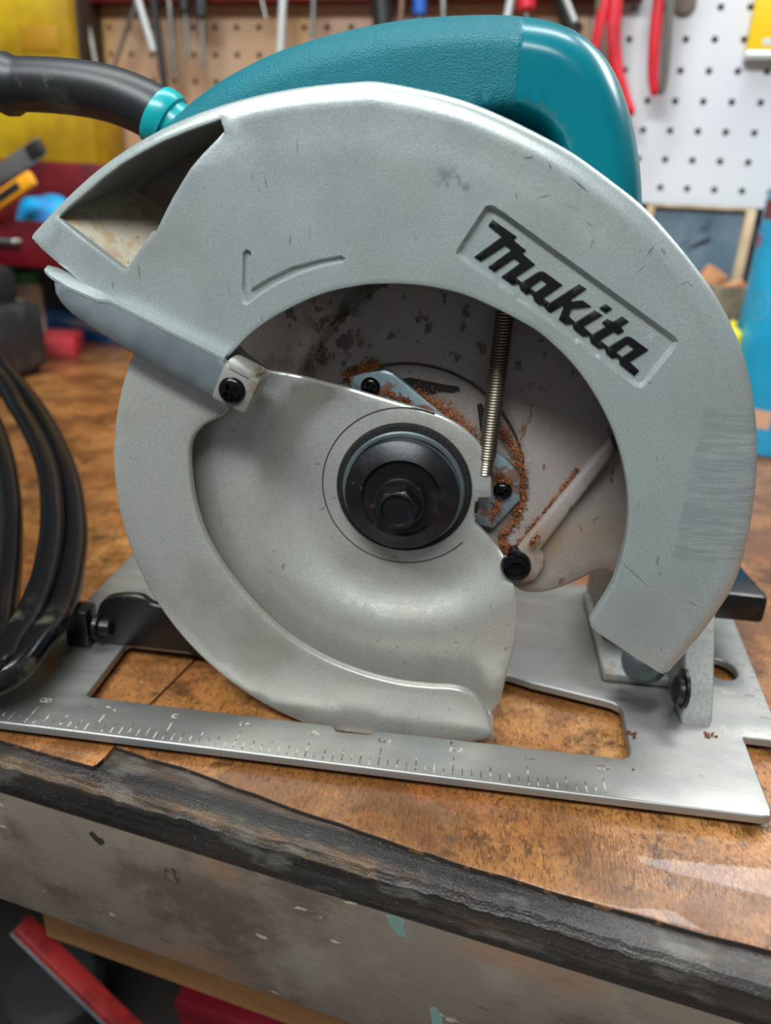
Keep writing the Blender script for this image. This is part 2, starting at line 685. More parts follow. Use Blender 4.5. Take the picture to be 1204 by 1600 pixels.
def pegboard(name, s0, z0, ncol, nrow, ox, oz, s1, z1, material, label):
    """sheet with real drilled holes; (ox, oz) = first hole; spacing 25.4"""
    V, F = [], []
    n = 10
    P = 25.4

    def add(s, o, z):
        V.append(wp(s, o, z))
        return len(V) - 1
    for i in range(ncol):
        for j in range(nrow):
            cs, cz = ox + i * P, oz + j * P
            a0, a1 = cs - P / 2, cs + P / 2
            b0, b1 = cz - P / 2, cz + P / 2
            if i == 0:
                a0 = s0
            if i == ncol - 1:
                a1 = s1
            if j == 0:
                b0 = z0
            if j == nrow - 1:
                b1 = z1
            ring, rback, out = [], [], []
            for k in range(n * 2):
                t = 2 * math.pi * (k + .5) / (n * 2)
                c_, s_ = math.cos(t), math.sin(t)
                ring.append(add(cs + 3.0 * c_, 0, cz + 3.0 * s_))
                rback.append(add(cs + 3.0 * c_, -5, cz + 3.0 * s_))
                kx = (a1 - cs if c_ > 0 else cs - a0) / max(abs(c_), 1e-6)
                kz = (b1 - cz if s_ > 0 else cz - b0) / max(abs(s_), 1e-6)
                q = min(kx, kz)
                out.append(add(cs + q * c_, 0, cz + q * s_))
            cor = [add(a1, 0, b1), add(a0, 0, b1), add(a0, 0, b0), add(a1, 0, b0)]
            angs = [math.atan2(b1 - cz, a1 - cs), math.atan2(b1 - cz, a0 - cs), math.atan2(b0 - cz, a0 - cs) + 2 * math.pi, math.atan2(b0 - cz, a1 - cs) + 2 * math.pi]
            for k in range(n * 2):
                k2 = (k + 1) % (n * 2)
                t1 = 2 * math.pi * (k + .5) / (n * 2)
                t2 = t1 + 2 * math.pi / (n * 2)
                mid = [cor[q] for q in range(4) if t1 < angs[q] % (2 * math.pi) <= t2 or t1 < angs[q] % (2 * math.pi) + 2 * math.pi <= t2]
                F.append(tuple([ring[k], out[k]] + mid + [out[k2], ring[k2]]))
                F.append((ring[k], ring[k2], rback[k2], rback[k]))
    e = [add(s0, 0, z0), add(s1, 0, z0), add(s1, 0, z1), add(s0, 0, z1), add(s0, -5, z0), add(s1, -5, z0), add(s1, -5, z1), add(s0, -5, z1)]
    F += [(e[0], e[4], e[5], e[1]), (e[1], e[5], e[6], e[2]), (e[2], e[6], e[7], e[3]), (e[3], e[7], e[4], e[0])]
    o = obj(name, [(V, F), wall_box(s0 + 10, s0 + 30, -5, -20, z0, z1), wall_box(s1 - 30, s1 - 10, -5, -20, z0, z1)], material, smooth=0)
    return tag(o, label, 'pegboard')


pegboard('pegboard', -411, 187, 22, 8, -378.1 - 25.4, 338.5 - 25.4 * 5, 140, 405, M_pegtan, 'tan brown pegboard sheet behind the hanging hex keys and screwdrivers')
pegboard('pegboard', 141, 187, 18, 9, 177.2 - 25.4, 354.0 - 25.4 * 6, 600, 405, M_peg, 'white pegboard sheet behind the red handles and the yellow package')

# ---------------------------------------------------------------- workbench
BE = np.array([0.9833, -0.1822, 0.0])
BN = np.array([0.1822, 0.9833, 0.0])
BANG = math.degrees(math.atan2(-0.1822, 0.9833))


def bp(s, t, z):
    q = BE * s + BN * t
    return (q[0], q[1], z)


def bbox_(s0, s1, t0, t1, z0, z1, bev=0.0):
    return box(bp((s0 + s1) / 2, (t0 + t1) / 2, (z0 + z1) / 2), (s1 - s0, t1 - t0, z1 - z0), bev, BANG)


M_hard = mat('varnished_hardboard', (164, 110, 60), 0.3, 0, [
    dict(col=(112, 70, 36), scale=24, lo=.42, hi=.58, amount=.85, detail=12, dist=.4, rg=.7),
    dict(col=(204, 150, 92), scale=15, lo=.54, hi=.68, amount=.8, detail=12, rg=.68),
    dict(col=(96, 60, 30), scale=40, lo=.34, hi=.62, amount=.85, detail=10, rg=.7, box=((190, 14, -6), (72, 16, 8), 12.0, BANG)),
    dict(col=(66, 42, 26), scale=50, lo=.53, hi=.64, amount=.85, detail=12, dist=.3, rg=.75),
    dict(col=(178, 96, 48), scale=30, lo=.56, hi=.70, amount=.45, detail=8),
    dict(col=(40, 30, 24), scale=120, lo=.60, hi=.68, amount=.8, detail=8, rg=.72),
    dict(col=(84, 50, 26), scale=1000, lo=.50, hi=.64, amount=.7, stretch=(1.3, .45, 1), detail=4),
    dict(col=(200, 150, 90), scale=1100, lo=.58, hi=.70, amount=.2, stretch=(1.3, .45, 1), detail=4),
], bump=[(600, .7, (1.3, .5, 1), 6), (60, .3)], rvar=(40, .16, .4), coat=.2)
M_nose = mat('blackened_plank', (52, 46, 42), 0.42, 0, [
    dict(col=(28, 25, 24), scale=60, lo=.42, hi=.60, amount=.9, stretch=(.1, 1.6, 1.6), detail=7),
    dict(col=(84, 66, 52), scale=90, lo=.55, hi=.68, amount=.8, stretch=(.08, 1.5, 1.8), detail=7),
    dict(col=(150, 116, 80), scale=70, lo=.40, hi=.60, amount=.75, stretch=(.14, 1.2, 1.2), detail=9, rg=.68, box=((30, -9.4, -9.4), (105, 1.8, 1.6), 2.2, BANG)),
    dict(col=(122, 84, 56), scale=90, lo=.52, hi=.66, amount=.6, stretch=(.14, 1.2, 1.2), detail=9, rg=.68, box=((210, -10.2, -10.5), (110, 1.8, 1.8), 2.2, BANG)),
    dict(col=(112, 106, 98), scale=110, lo=.52, hi=.66, amount=.5, detail=9, stretch=(.4, 1, 1)),
    dict(col=(120, 114, 106), scale=1100, lo=.62, hi=.7, amount=.3, detail=3),
    dict(col=(96, 60, 36), scale=30, lo=.58, hi=.72, amount=.6, stretch=(.2, 1, 1)),
], bump=[(160, 1.0, (.08, 1.4, 2.2), 8), (1100, .5)], rvar=(70, .26, .55), rot=BANG)
M_apron = mat('worn_apron_board', (106, 94, 82), 0.6, 0, [
    dict(col=(74, 62, 54), scale=20, lo=.45, hi=.62, amount=.9, detail=12, stretch=(.7, 1, 1), rg=.66),
    dict(col=(124, 114, 102), scale=16, lo=.50, hi=.66, amount=.75, detail=12, rg=.66),
    dict(col=(134, 90, 62), scale=18, lo=.58, hi=.72, amount=.45, stretch=(.5, 1, 1.2), detail=8),
    dict(col=(52, 42, 36), scale=60, lo=.58, hi=.68, amount=.8, stretch=(.22, 1, 1), detail=12, rg=.7),
    dict(col=(182, 172, 152), scale=160, lo=.69, hi=.72, amount=.6, stretch=(.4, 1, 1), detail=6),
], bump=[(80, .5, (.25, 1, 1), 8), (700, .15)], rot=BANG)
M_rail = mat('plain_timber', (140, 98, 56), 0.6, 0, [dict(col=(112, 74, 40), scale=20, lo=.4, hi=.65, stretch=(.2, 1, 2))], bump=(90, .2, (.2, 1, 1)))

bench = thing('workbench', bp(120, 300, -900), 'old wooden workbench with varnished hardboard top and blackened front edge', 'workbench')
obj('bench_top', [bbox_(-900, 1000, 18, 730, -40, -8.3)], M_nose, bench)


def ragged(lo, hi, amp):
    return rng.uniform(-amp, amp)


def plank_front():
    """edge plank with a chipped, uneven front arris"""
    V, F = [], []
    n = 420
    prev = 0
    for i in range(n + 1):
        s = -500 + 1150 * i / n
        e = 0.35 * math.sin(s * .045) + 0.3 * math.sin(s * .17 + 1) + rng.normal(0, .38)
        prof = [(17.8, -8.3), (8, -8.3), (-6.5 + e * .4, -8.4 + .15 * rng.normal()), (-9.8 + e, -9.2), (-11.5 + e * .8, -11.6),
                (-11.3 + e * .5, -16 + e * .3), (-12.0 + e * .4, -18.5), (-11.2 + e * .4, -22), (-10.6, -25.0), (-7, -26.0), (17.8, -26)]
        for t, z in prof:
            V.append(bp(s, t, z))
    k = len(prof)
    for i in range(n):
        for j in range(k - 1):
            a = i * k + j
            F.append((a, a + 1, a + 1 + k, a + k))
        F.append((i * k + k - 1, i * k, i * k + k, i * k + 2 * k - 1))
    F.append(tuple(range(k)))
    F.append(tuple(reversed(range(n * k, (n + 1) * k))))
    return V, F


obj('edge_plank', [plank_front()], M_nose, bench, smooth=30)
ap = obj('apron_board', [bbox_(-500, 650, -9.8, 9, -84, -26, 1.0)], M_apron, bench)
zr = float(on_plane(279, 1551, BN, 22)[2])
obj('lower_rail', [bbox_(float(np.dot(on_plane(72, 1465, BN, 22), BE)), 650, 22, 46, zr + 5, zr + 46, 1.0)], M_rail, bench)
for pts_ in ([(603, 1432), (618, 1431), (633, 1441), (630, 1448), (637, 1466), (622, 1462), (614, 1452), (609, 1446)], [(671, 1576), (680, 1574), (691, 1592), (693, 1606), (676, 1604), (673, 1590)]):
    lp_ = [on_plane(x_, y_, BN, -10.0) for x_, y_ in pts_]
    n_ = len(lp_)
    obj('paint_fleck', [([tuple(q) for q in lp_] + [tuple(q + BN * .3) for q in lp_], [tuple(range(n_))] + [(i, (i + 1) % n_, n_ + (i + 1) % n_, n_ + i) for i in range(n_)])], mat('old_green_paint', (104, 128, 118), .6), ap, smooth=0)
lp_ = [on_plane(x_, y_, BN, -10.0) for x_, y_ in [(138, 1302), (144, 1299), (152, 1308), (160, 1311), (163, 1318), (156, 1321), (147, 1313)]]
obj('dent', [([tuple(q) for q in lp_] + [tuple(q + BN * .3) for q in lp_], [tuple(range(7))] + [(i, (i + 1) % 7, 7 + (i + 1) % 7, 7 + i) for i in range(7)])], mat('dent_dark', (36, 30, 26), .8), ap, smooth=0)
for s in (-800, 900):
    for t in (40, 690):
        obj('leg', [bbox_(s - 45, s + 45, t - 20, t + 60, -900, -40, 2)], M_rail, bench)
obj('stretcher', [bbox_(-800, 900, 120, 160, -800, -725, 2)], M_rail, bench)
# hardboard sheets with a worn, slightly wavy front edge
hz0 = 6.5


def hard_sheet(loop):
    return relief([loop], lambda x, y, d: hz0 + 0.25 * (1 - sm(d / 1.0)), thick=1.5, seg=9, grid=60, insets=(1.0,), plane='xy')


seam = [(31.9, -6.0), (35.1, 26.6), (39.7, 50.3), (52, 115), (165, 700)]
left_loop = [(-500, 82), (-8.5, -3.4), (12, -7.2), (29.5, -10.2), (30.6, -9.0)] + [(p[0] - .5, p[1]) for p in seam] + [(165, 690), (-420, 790)]
right_front = [(32.6, .4), (60, -5.5), (95, -15.2), (132.6, -25.1), (170, -33.5), (207.9, -40.4), (241.9, -45.6), (300, -57), (650, -118)]
right_front = [(p[0], p[1] + rng.normal(0, .25)) for p in resample(right_front, 9, False)]
right_loop = right_front + [(780, 570), (166, 690)] + [(p[0] + .6, p[1]) for p in seam[::-1][1:-1]] + [(33.5, 8)]
M_hedge = mat('oily_board_edge', (44, 34, 26), .6, 0, [dict(col=(120, 84, 50), scale=200, lo=.56, hi=.66, amount=.8)])


def edge_strip(pts_):
    V_, F_ = [], []
    for q in pts_:
        for dn_, z_ in ((-.25, -6.85), (.35, -6.7), (.35, -8.25), (-.25, -8.25)):
            V_.append((q[0] + BN[0] * dn_, q[1] + BN[1] * dn_, z_))
    for i in range(len(pts_) - 1):
        for j in range(4):
            F_.append((i * 4 + j, i * 4 + 4 + j, i * 4 + 4 + (j + 1) % 4, i * 4 + (j + 1) % 4))
    return V_, F_


hb1 = obj('hardboard_sheet', [hard_sheet(left_loop)], M_hard, bench)
hb2 = obj('hardboard_sheet', [hard_sheet(right_loop)], M_hard, bench)
obj('worn_edge', [edge_strip([(-200, 30), (-8.5, -3.4), (12, -7.2), (29.5, -10.2), (30.6, -9.0), (31.4, -6)])], M_hedge, hb1, smooth=0)
obj('worn_edge', [edge_strip(right_front)], M_hedge, hb2, smooth=0)
# dark knot and nail heads on the apron, worn chip on the sheet edge
kn = aty(272, 1368, -20)
obj('knot', [lathe([(3.4, 0), (3.4, .25), (2.2, .35), (1.2, .1)], bp(np.dot(kn, BE), -9.7, on_plane(272, 1368, BN, -9.8)[2]), -BN, 24)], mat('dark_knot', (58, 47, 40), .7, 0, [dict(col=(96, 80, 66), scale=420, lo=.42, hi=.58, detail=6)]), ap)

# ================================================================== CIRCULAR SAW
saw = thing('circular_saw', SAW_LOC, 'circular saw with silver blade guards and teal handle resting on aluminium base', 'circular saw')
AX, AZ = 127.0, 86.4


def rad_of(x, z):
    return np.hypot(x - AX, z - AZ)


# ---- base plate
base_outer = [(-20, -2), (252.5, -2), (255.2, -1.2), (256.4, 1.5), (258.7, 38.6), (273.3, 38.6), (282.5, 135), (282.5, 150), (-21.5, 150)]
window = [(13.6, 18.6), (15.0, 17.6), (107.5, 17.7), (109.0, 16.8), (109.8, 15.0), (111.2, 14.8), (121.6, 15.4), (123.0, 16.4), (124.6, 17.8), (211.5, 18.6), (213.6, 20), (214.6, 22.5),
          (216.0, 46), (215.4, 49), (212.5, 51.2), (190.7, 56.6), (182, 58.6), (174, 61.6), (166, 62.5), (60, 62.5), (40, 56), (14, 56), (12.4, 54)]
hole = [(263.2 + 6.4 * math.cos(a), 84 + 8.0 * math.sin(a)) for a in [2 * math.pi * k / 28 for k in range(28)]]
base = obj('base_plate', [relief([base_outer, window, hole], lambda x, y, d: 0.7 * (1 - np.sqrt(np.clip(1 - (1 - np.clip(d / .8, 0, 1)) ** 2, 0, 1))), thick=3, seg=3, grid=14, insets=(.2, .5, .8), plane='xy',
                                 back=lambda x, y, d: 3.0),
                          box((130, 148.5, -3.2), (300, 3, 6.2), .5)], M_alu, saw)
tag(base, 'flat bare aluminium base plate with an engraved inch scale')
G = []


def mark(x0, y0, x1, y1, w=.48):
    d = Vector((x1 - x0, y1 - y0, 0)).normalized()
    n = Vector((-d.y, d.x, 0)) * w / 2
    z = 0.03
    G.append(([(x0 + n.x, y0 + n.y, z), (x0 - n.x, y0 - n.y, z), (x1 - n.x, y1 - n.y, z), (x1 + n.x, y1 + n.y, z)], [(0, 1, 2, 3)]))


for k in range(-5, 65):
    ln = 8.4 if k % 8 == 0 else 5.6 if k % 4 == 0 else 4.3 if k % 2 == 0 else 3.0
    x = k * 25.4 / 8
    mark(x, -0.6, x, ln)
for k in range(14):
    yy = 43 + k * 4.6
    xr = 273.4 + (yy - 38.6) * .0955
    mark(xr - (11 if k % 5 == 0 else 6), yy, xr - .8, yy, .4)
for yy, a, b_ in ((66.5, 250, 272), (108, 250, 274)):
    mark(a, yy, b_, yy, .45)
tag(obj('ruler_marks', G, M_mark, base, smooth=0), 'engraved scale ticks', kind='stuff')


def numeral(txt, g):
    obj('numeral', [g], M_mark, base, smooth=0)['label'] = 'engraved numeral ' + txt


for k in range(9):
    cx = k * 25.4 + 1.0
    numeral(str(8 - k), text_geom(str(8 - k), 6.4, lambda x, y, cx=cx: (cx - 0.6 + y, 12.4 - x, 0.03)))
numeral('0', text_geom('0', 5, lambda x, y: (262.5 + y, 44.8 - x, .03)))
numeral('45', text_geom('45', 5, lambda x, y: (252.5 + y, 41.5 - x, .03)))

# ---- lower guard: back dish, outer wall, front lip
RL = 96.4


def dish_y(r_):
    return 39.0 - 6.0 * sm((r_ - 37) / 15.0) - .8 * sm((r_ - 44) / 10.0) + 1.8 * sm((r_ - 52) / 40.0)


def on_dish(px, py):
    y = 36.0
    for _ in range(12):
        p = aty(px, py, y)
        y = float(dish_y(np.array([math.hypot(p[0] - AX, p[2] - AZ)]))[0])
    return (p[0], p[2])


def arc(r_, a0, a1, n):
    return [(AX + r_ * math.cos(math.radians(a0 + (a1 - a0) * k / n)), AZ + r_ * math.sin(math.radians(a0 + (a1 - a0) * k / n))) for k in range(n + 1)]


def lowclip(l):
    return [(p[0], max(p[1], -6.3)) for p in l]


right_edge = catmull([on_dish(*q) for q in [(779, 1108), (790, 1060), (801, 1020), (808, 980), (807, 940), (799, 905), (786, 870), (768, 845), (741, 818)]], 5)
hub_edge = [on_dish(*q) for q in [(741, 818), (743, 800), (747, 779), (766, 777)]]
hub_edge2 = catmull([on_dish(*q) for q in [(766, 777), (767, 750), (760, 716), (745, 690), (716, 665), (682, 648), (640, 636), (580, 618), (520, 602), (470, 589), (415, 578)]], 4)
dish_loop = lowclip(arc(95.6, 150, 293, 60)) + [tuple(p) for p in right_edge[1:]] + hub_edge[1:-1] + [tuple(p) for p in hub_edge2] + [on_dish(385, 556), on_dish(350, 520)]
gr = 28.4


def dish_depth(x, z, d):
    r_ = rad_of(x, z)
    y = dish_y(r_)
    return y + .5 * (1 - sm(d / .7))


circ = [(ringpts((AX, AZ), q, 90), True) for q in (gr - .7, gr - .25, gr + .25, gr + .7)]
polar = [(AX + r_ * math.cos(a), AZ + r_ * math.sin(a)) for r_ in (36, 39, 42, 45, 48, 51, 54, 57) for a in [2 * math.pi * k / 90 for k in range(90)]]
dish = relief([dish_loop], dish_depth, thick=2, seg=2.2, grid=5, insets=(.35, .8), xpts=polar)
A0, A1 = 150, 294.2
lip_in = [aty(q[0], q[1], 22.0) for q in [(771, 1157), (764, 1124), (747, 1096), (728, 1082), (705, 1076), (670, 1074), (620, 1068), (560, 1052), (500, 1027), (440, 988), (390, 940), (350, 890), (321, 840), (304, 790), (297, 745), (296, 705), (303, 682), (320, 664), (352, 646), (356, 620), (340, 560)]]
lip_in = [(p[0], p[2]) for p in lip_in]
lip_in = [tuple(p) for p in catmull(lip_in, 5)]
lip_loop = lowclip(arc(RL, 140, A1 - .6, 80)) + lip_in[1:]


def lip_depth(x, z, d):
    r_ = rad_of(x, z)
    do = np.clip(RL - r_, 0, 9)
    return 22.0 + 1.0 * (1 - np.sqrt(np.clip(1 - (1 - np.clip(d / 1.1, 0, 1)) ** 2, 0, 1))) + 0.6 * np.exp(-((do) / 1.5) ** 2)


lip = relief([lip_loop], lip_depth, thick=1.8, seg=2.2, grid=6, insets=(.15, .5, 1.1))
WV, WF = [], []
wa = np.linspace(math.radians(140), math.radians(A1), 90)
for a in wa:
    for r_, y in ((RL - .1, 23.2), (RL - .1, 36.5), (RL - 2.0, 36.5), (RL - 2.0, 23.2)):
        WV.append((AX + r_ * math.cos(a), y, max(AZ + r_ * math.sin(a), -6.3)))
for i in range(len(wa) - 1):
    for j in range(4):
        WF.append((i * 4 + j, i * 4 + (j + 1) % 4, i * 4 + 4 + (j + 1) % 4, i * 4 + 4 + j))
WF.append((3, 2, 1, 0))
WF.append(tuple((len(wa) - 1) * 4 + q for q in range(4)))
lower = obj('lower_guard', [dish, (WV, WF), lip], M_lower, saw)
tag(lower, 'silver lower blade guard with a dished inner disc')
obj('hub_seam', [tube([(AX + gr * math.cos(math.radians(a_)), 38.95, AZ + gr * math.sin(math.radians(a_))) for a_ in range(72, 322, 4)], .22, 6)], mat('seam_dark', (50, 46, 42), .7), lower)
# spring hook slot on the hub
hk = aty(744, 792, 38.2)
obj('spring_slot', [box((hk[0], 38.0, hk[2]), (1.2, 1.2, 4.2), .3)], M_black, lower)

# ---- upper guard
Y0 = GUARD_Y
arc_px = [(1041, 1054), (1092, 995), (1127, 947), (1149, 909), (1166, 855), (1178, 790), (1184, 715), (1180, 640), (1168, 575), (1149, 519), (1117, 459), (1089, 419), (1058, 380), (1008, 325), (952, 280), (882, 231), (782, 180), (702, 150), (602, 129), (550, 128), (450, 139), (350, 162), (250, 202), (165, 255), (100, 312), (46, 370)]
out_arc = [tuple(p) for p in catmull(xz(arc_px, Y0 + 4.0), 5)]
low_left = xz([(50, 378), (70, 397), (105, 424), (185, 492), (330, 575), (356, 558)], Y0)
in_px = [(356, 558), (390, 523), (436, 491), (500, 461), (560, 447), (599, 444), (640, 445), (679, 450), (724, 461), (769, 480), (810, 501), (848, 525), (898, 574), (938, 634), (966, 699), (980, 769), (979, 830), (968, 880), (953, 920), (921, 971)]
in_arc = [tuple(p) for p in catmull(xz(in_px, Y0), 5)]
end = xz([(923, 981), (930, 987)], Y0)
chute = xz([(342, 186), (348, 205), (315, 240), (297, 262), (283, 285), (270, 307), (259, 328), (243, 361), (237, 361), (219, 387), (195, 422), (140, 380), (87, 340), (104, 323), (124, 307), (155, 280), (187, 256), (220, 237), (251, 221), (300, 201)], Y0)
up_loop = out_arc + low_left + in_arc[1:] + end
logo_px = [(758, 322), (766, 320), (775, 323), (1052, 524), (1059, 533), (1056, 541), (1008, 600), (1000, 606), (991, 603), (717, 404), (712, 397), (714, 389)]
logo_o = xz(logo_px, Y0 + 1)
lc = np.mean(np.array(logo_o), 0)


def shrink(loop, dd):
    """move the loop inwards by dd (loop assumed convex)"""
    A = np.array(loop)
    out = []
    n = len(A)
    cen = A.mean(0)
    for i in range(n):
        t = A[(i + 1) % n] - A[i - 1]
        nn = np.array([-t[1], t[0]])
        nn /= np.linalg.norm(nn)
        if nn @ (cen - A[i]) < 0:
            nn = -nn
        out.append(tuple(A[i] + nn * dd))
    return out


logo_i = shrink(logo_o, 1.3)
chev = xz([(379, 394), (385, 389), (392, 393), (394, 449), (418, 434), (455, 416), (498, 404), (532, 398), (540, 403), (537, 411), (505, 417), (468, 429), (430, 447), (402, 465), (385, 478), (377, 473)], Y0)
chev_m = xz([(382, 397), (386, 392), (390, 396), (390.5, 456), (420, 438), (457, 420), (499, 408), (531, 402), (535, 404), (534, 408), (504, 413), (466, 425), (428, 443), (400, 461), (386, 474), (381, 469)], Y0)


def face_y(x, z):
    do = dist_path(np.stack([x, z], 1), out_arc, False)
    return Y0 + 0.14 * np.clip(13.5 - do, 0, 13.5)


def up_depth(x, z, d):
    P = np.stack([x, z], 1)
    y = face_y(x, z)
    do = dist_path(P, out_arc, False)
    lip_ = np.clip(do / 3.6, 0, 1)
    y = y + 3.2 * (1 - np.sqrt(np.clip(1 - (1 - lip_) ** 2, 0, 1)))
    y = y - .5 * np.exp(-((do - 5.2) / 1.2) ** 2)
    y = y + .55 * (1 - np.sqrt(np.clip(1 - (1 - np.clip(d / .7, 0, 1)) ** 2, 0, 1)))
    y = np.where(inside(P, shrink(logo_o, .6)), Y0 + 1.7, y)
    y = np.where(inside(P, chev_i), y + 1.1, y)
    return y


chev_i = [tuple((np.array(a) + np.array(b_)) / 2) for a, b_ in zip(chev, chev_m)]
upface = relief([up_loop, chute], up_depth, thick=2.2, seg=2.4, grid=5.5, insets=(.2, .7, 1.6, 2.6, 3.6, 5.2, 6.6, 13.5), extra=[(logo_o, True), (logo_i, True), (chev, True), (chev_m, True)],
                back=lambda x, z, d: np.maximum(up_depth(x, z, d) + .8, Y0 + 3.2))
# outer wall
WV, WF = [], []
oa = np.array(out_arc)
nn_ = np.stack([-(np.gradient(oa[:, 1])), np.gradient(oa[:, 0])], 1)
nn_ /= np.linalg.norm(nn_, axis=1)[:, None]
sgn = np.sign(((np.array([AX, AZ]) - oa) * nn_).sum(1))[:, None]
nn_ = nn_ * sgn
for i in range(len(oa)):
    for off, y in ((0.0, Y0 + 5.3), (-.3, Y0 + 12), (-.3, 60), (1.9, 60), (2.4, Y0 + 4.2)):
        q = oa[i] + nn_[i] * off
        WV.append((q[0], y, q[1]))
for i in range(len(oa) - 1):
    for j in range(5):
        WF.append((i * 5 + j, i * 5 + (j + 1) % 5, i * 5 + 5 + (j + 1) % 5, i * 5 + 5 + j))
WF.append((4, 3, 2, 1, 0))
WF.append(tuple((len(oa) - 1) * 5 + q for q in range(5)))
upper = obj('upper_guard', [upface, (WV, WF)], M_guard, saw)
tag(upper, 'silver painted fixed upper guard with a raised black brand name')
# scratches worn into the paint
sg = []
scr = [((x0 / 2 + 602, y0 / 2), (x1 / 2 + 602, y1 / 2)) for x0, y0, x1, y1 in [(425, 495, 485, 487), (470, 620, 520, 608), (505, 500, 520, 530), (575, 550, 640, 605), (530, 628, 690, 685), (635, 780, 660, 730), (820, 790, 850, 760), (625, 690, 650, 712), (405, 600, 412, 622), (860, 770, 872, 795)]]
scr += [((980 + x0 * .3124, 200 + y0 * .3124), (980 + x1 * .3124, 200 + y1 * .3124)) for x0, y0, x1, y1 in [(80, 655, 150, 580), (45, 725, 100, 680), (265, 785, 310, 765), (300, 770, 335, 800), (185, 600, 190, 640), (95, 1268, 118, 1275)]]
scr += [((414, 272), (417, 296)), ((405, 292), (406, 300)), ((1032, 1012), (1034, 1020)), ((965, 872), (1015, 918)), ((1070, 936), (1096, 952))]
for (a_, b_) in scr:
    A_, B_ = aty(a_[0], a_[1], Y0 + .4), aty(b_[0], b_[1], Y0 + .4)
    d_ = np.array([B_[0] - A_[0], B_[2] - A_[2]])
    L2 = np.linalg.norm(d_)
    n_ = np.array([-d_[1], d_[0]]) / L2 * .14
    m_ = (np.array([A_[0], A_[2]]) + np.array([B_[0], B_[2]])) / 2
    pl = [np.array([A_[0], A_[2]]), m_ + n_, np.array([B_[0], B_[2]]), m_ - n_]
    yy_ = up_depth(np.array([q[0] for q in pl]), np.array([q[1] for q in pl]), np.full(4, 5.0)) - .06
    sg.append(([(q[0], y_, q[1]) for q, y_ in zip(pl, yy_)], [(0, 1, 2, 3)]))
tag(obj('scratches', sg, mat('scratch_grey', (92, 92, 88), .6), upper, smooth=0), 'fine dark scratches in the silver paint', kind='stuff')
# chute floor
fa, fb = aty(90, 339, Y0 + 3.0), aty(205, 427, Y0 + 3.0)
bb = aty(285, 346, 46.5)
ba = aty(197, 287, 46.5)
_dir = (ba - bb) / np.linalg.norm(ba - bb)
for _k in range(60):
    _q = ba + _dir * .5
    if not inside([(_q[0] - 3, _q[2] + 2)], up_loop)[0]:
        break
    ba = _q
dn = Vector((0.35, 0, -.9)) * 1.6
obj('chute_floor', [([tuple(fa), tuple(fb), tuple(bb), tuple(ba)] + [tuple(Vector(q) + dn) for q in (fa, fb, bb, ba)],
                     [(0, 1, 2, 3), (7, 6, 5, 4), (0, 4, 5, 1), (1, 5, 6, 2), (2, 6, 7, 3), (3, 7, 4, 0)])], M_chute, upper, smooth=0)

# brand lettering, traced stroke by stroke; each letter its own raised piece
sc = 7.525
oA, oB = (730, 330), (860, 430)
letters = [
    ('m', oA, [(245, 165), (295, 98), (580, 300), (540, 338), (690, 462), (643, 497), (795, 625), (565, 778), (645, 838), (605, 852), (530, 865), (400, 772), (620, 610), (608, 595), (560, 560), (545, 557), (318, 714), (243, 656), (510, 462), (508, 448), (455, 405), (442, 402), (155, 590), (80, 535), (400, 303), (402, 292)], []),
    ('a', oA, [(640, 836), (830, 715), (870, 705), (910, 718), (1118, 868), (890, 1022), (965, 1078), (905, 1125), (890, 1102), (850, 1106), (780, 1045), (770, 990), (740, 962), (690, 980), (620, 915), (605, 852)], [(735, 900), (870, 802), (940, 855), (805, 952)]),
    ('k', oB, [(-73, 373), (-13, 326), (0, 320), (335, 105), (420, 160), (240, 285), (250, 310), (375, 295), (478, 370), (265, 395), (245, 402), (215, 485), (290, 555), (262, 572), (180, 580), (97, 520), (155, 375), (145, 352), (2, 440), (-30, 425)], []),
    ('i', oB, [(290, 555), (520, 415), (610, 470), (385, 605), (490, 700), (460, 715), (380, 720), (300, 660), (265, 620), (262, 572)], []),
    ('dot', oB, [(575, 385), (650, 340), (725, 395), (650, 445)], []),
    ('t', oB, [(490, 700), (648, 605), (640, 590), (605, 560), (665, 515), (735, 550), (840, 485), (920, 545), (825, 605), (865, 660), (795, 695), (745, 665), (580, 765), (680, 845), (640, 858), (560, 862), (470, 790), (460, 715)], []),
    ('a', oB, [(680, 845), (880, 725), (920, 722), (960, 740), (1152, 880), (930, 1020), (1042, 1125), (985, 1185), (815, 1050), (805, 985), (775, 970), (720, 980), (655, 920), (640, 858)], [(770, 905), (905, 808), (985, 870), (840, 962)]),
]
YL = Y0 + 1.7
for nm, o_, loop, hol in letters:
    lp = xz([(o_[0] + p[0] / sc, o_[1] + p[1] / sc) for p in loop], YL - .6)
    hl = [xz([(o_[0] + p[0] / sc, o_[1] + p[1] / sc) for p in hol], YL - .6)] if hol else []
    L_ = obj('raised_letter', [relief([lp] + hl, lambda x, z, d: YL - .65 + .25 * (1 - sm(d / .25)), seg=1.5, grid=3, insets=(.25,), back=lambda x, z, d: YL + .2)], M_letter, upper)
    L_['label'] = 'black raised letter ' + nm if nm != 'dot' else 'black raised dot of the letter i'
rc = aty(1016, 527, YL)
ra = math.radians(-36)
obj('registered_mark', [text_geom('R', 3.2, lambda x, y: (rc[0] + x * math.cos(ra) - y * math.sin(ra), YL - .05, rc[2] + x * math.sin(ra) + y * math.cos(ra)))], mat('bright_scratch', (205, 208, 204), .4, .5), upper, smooth=0)

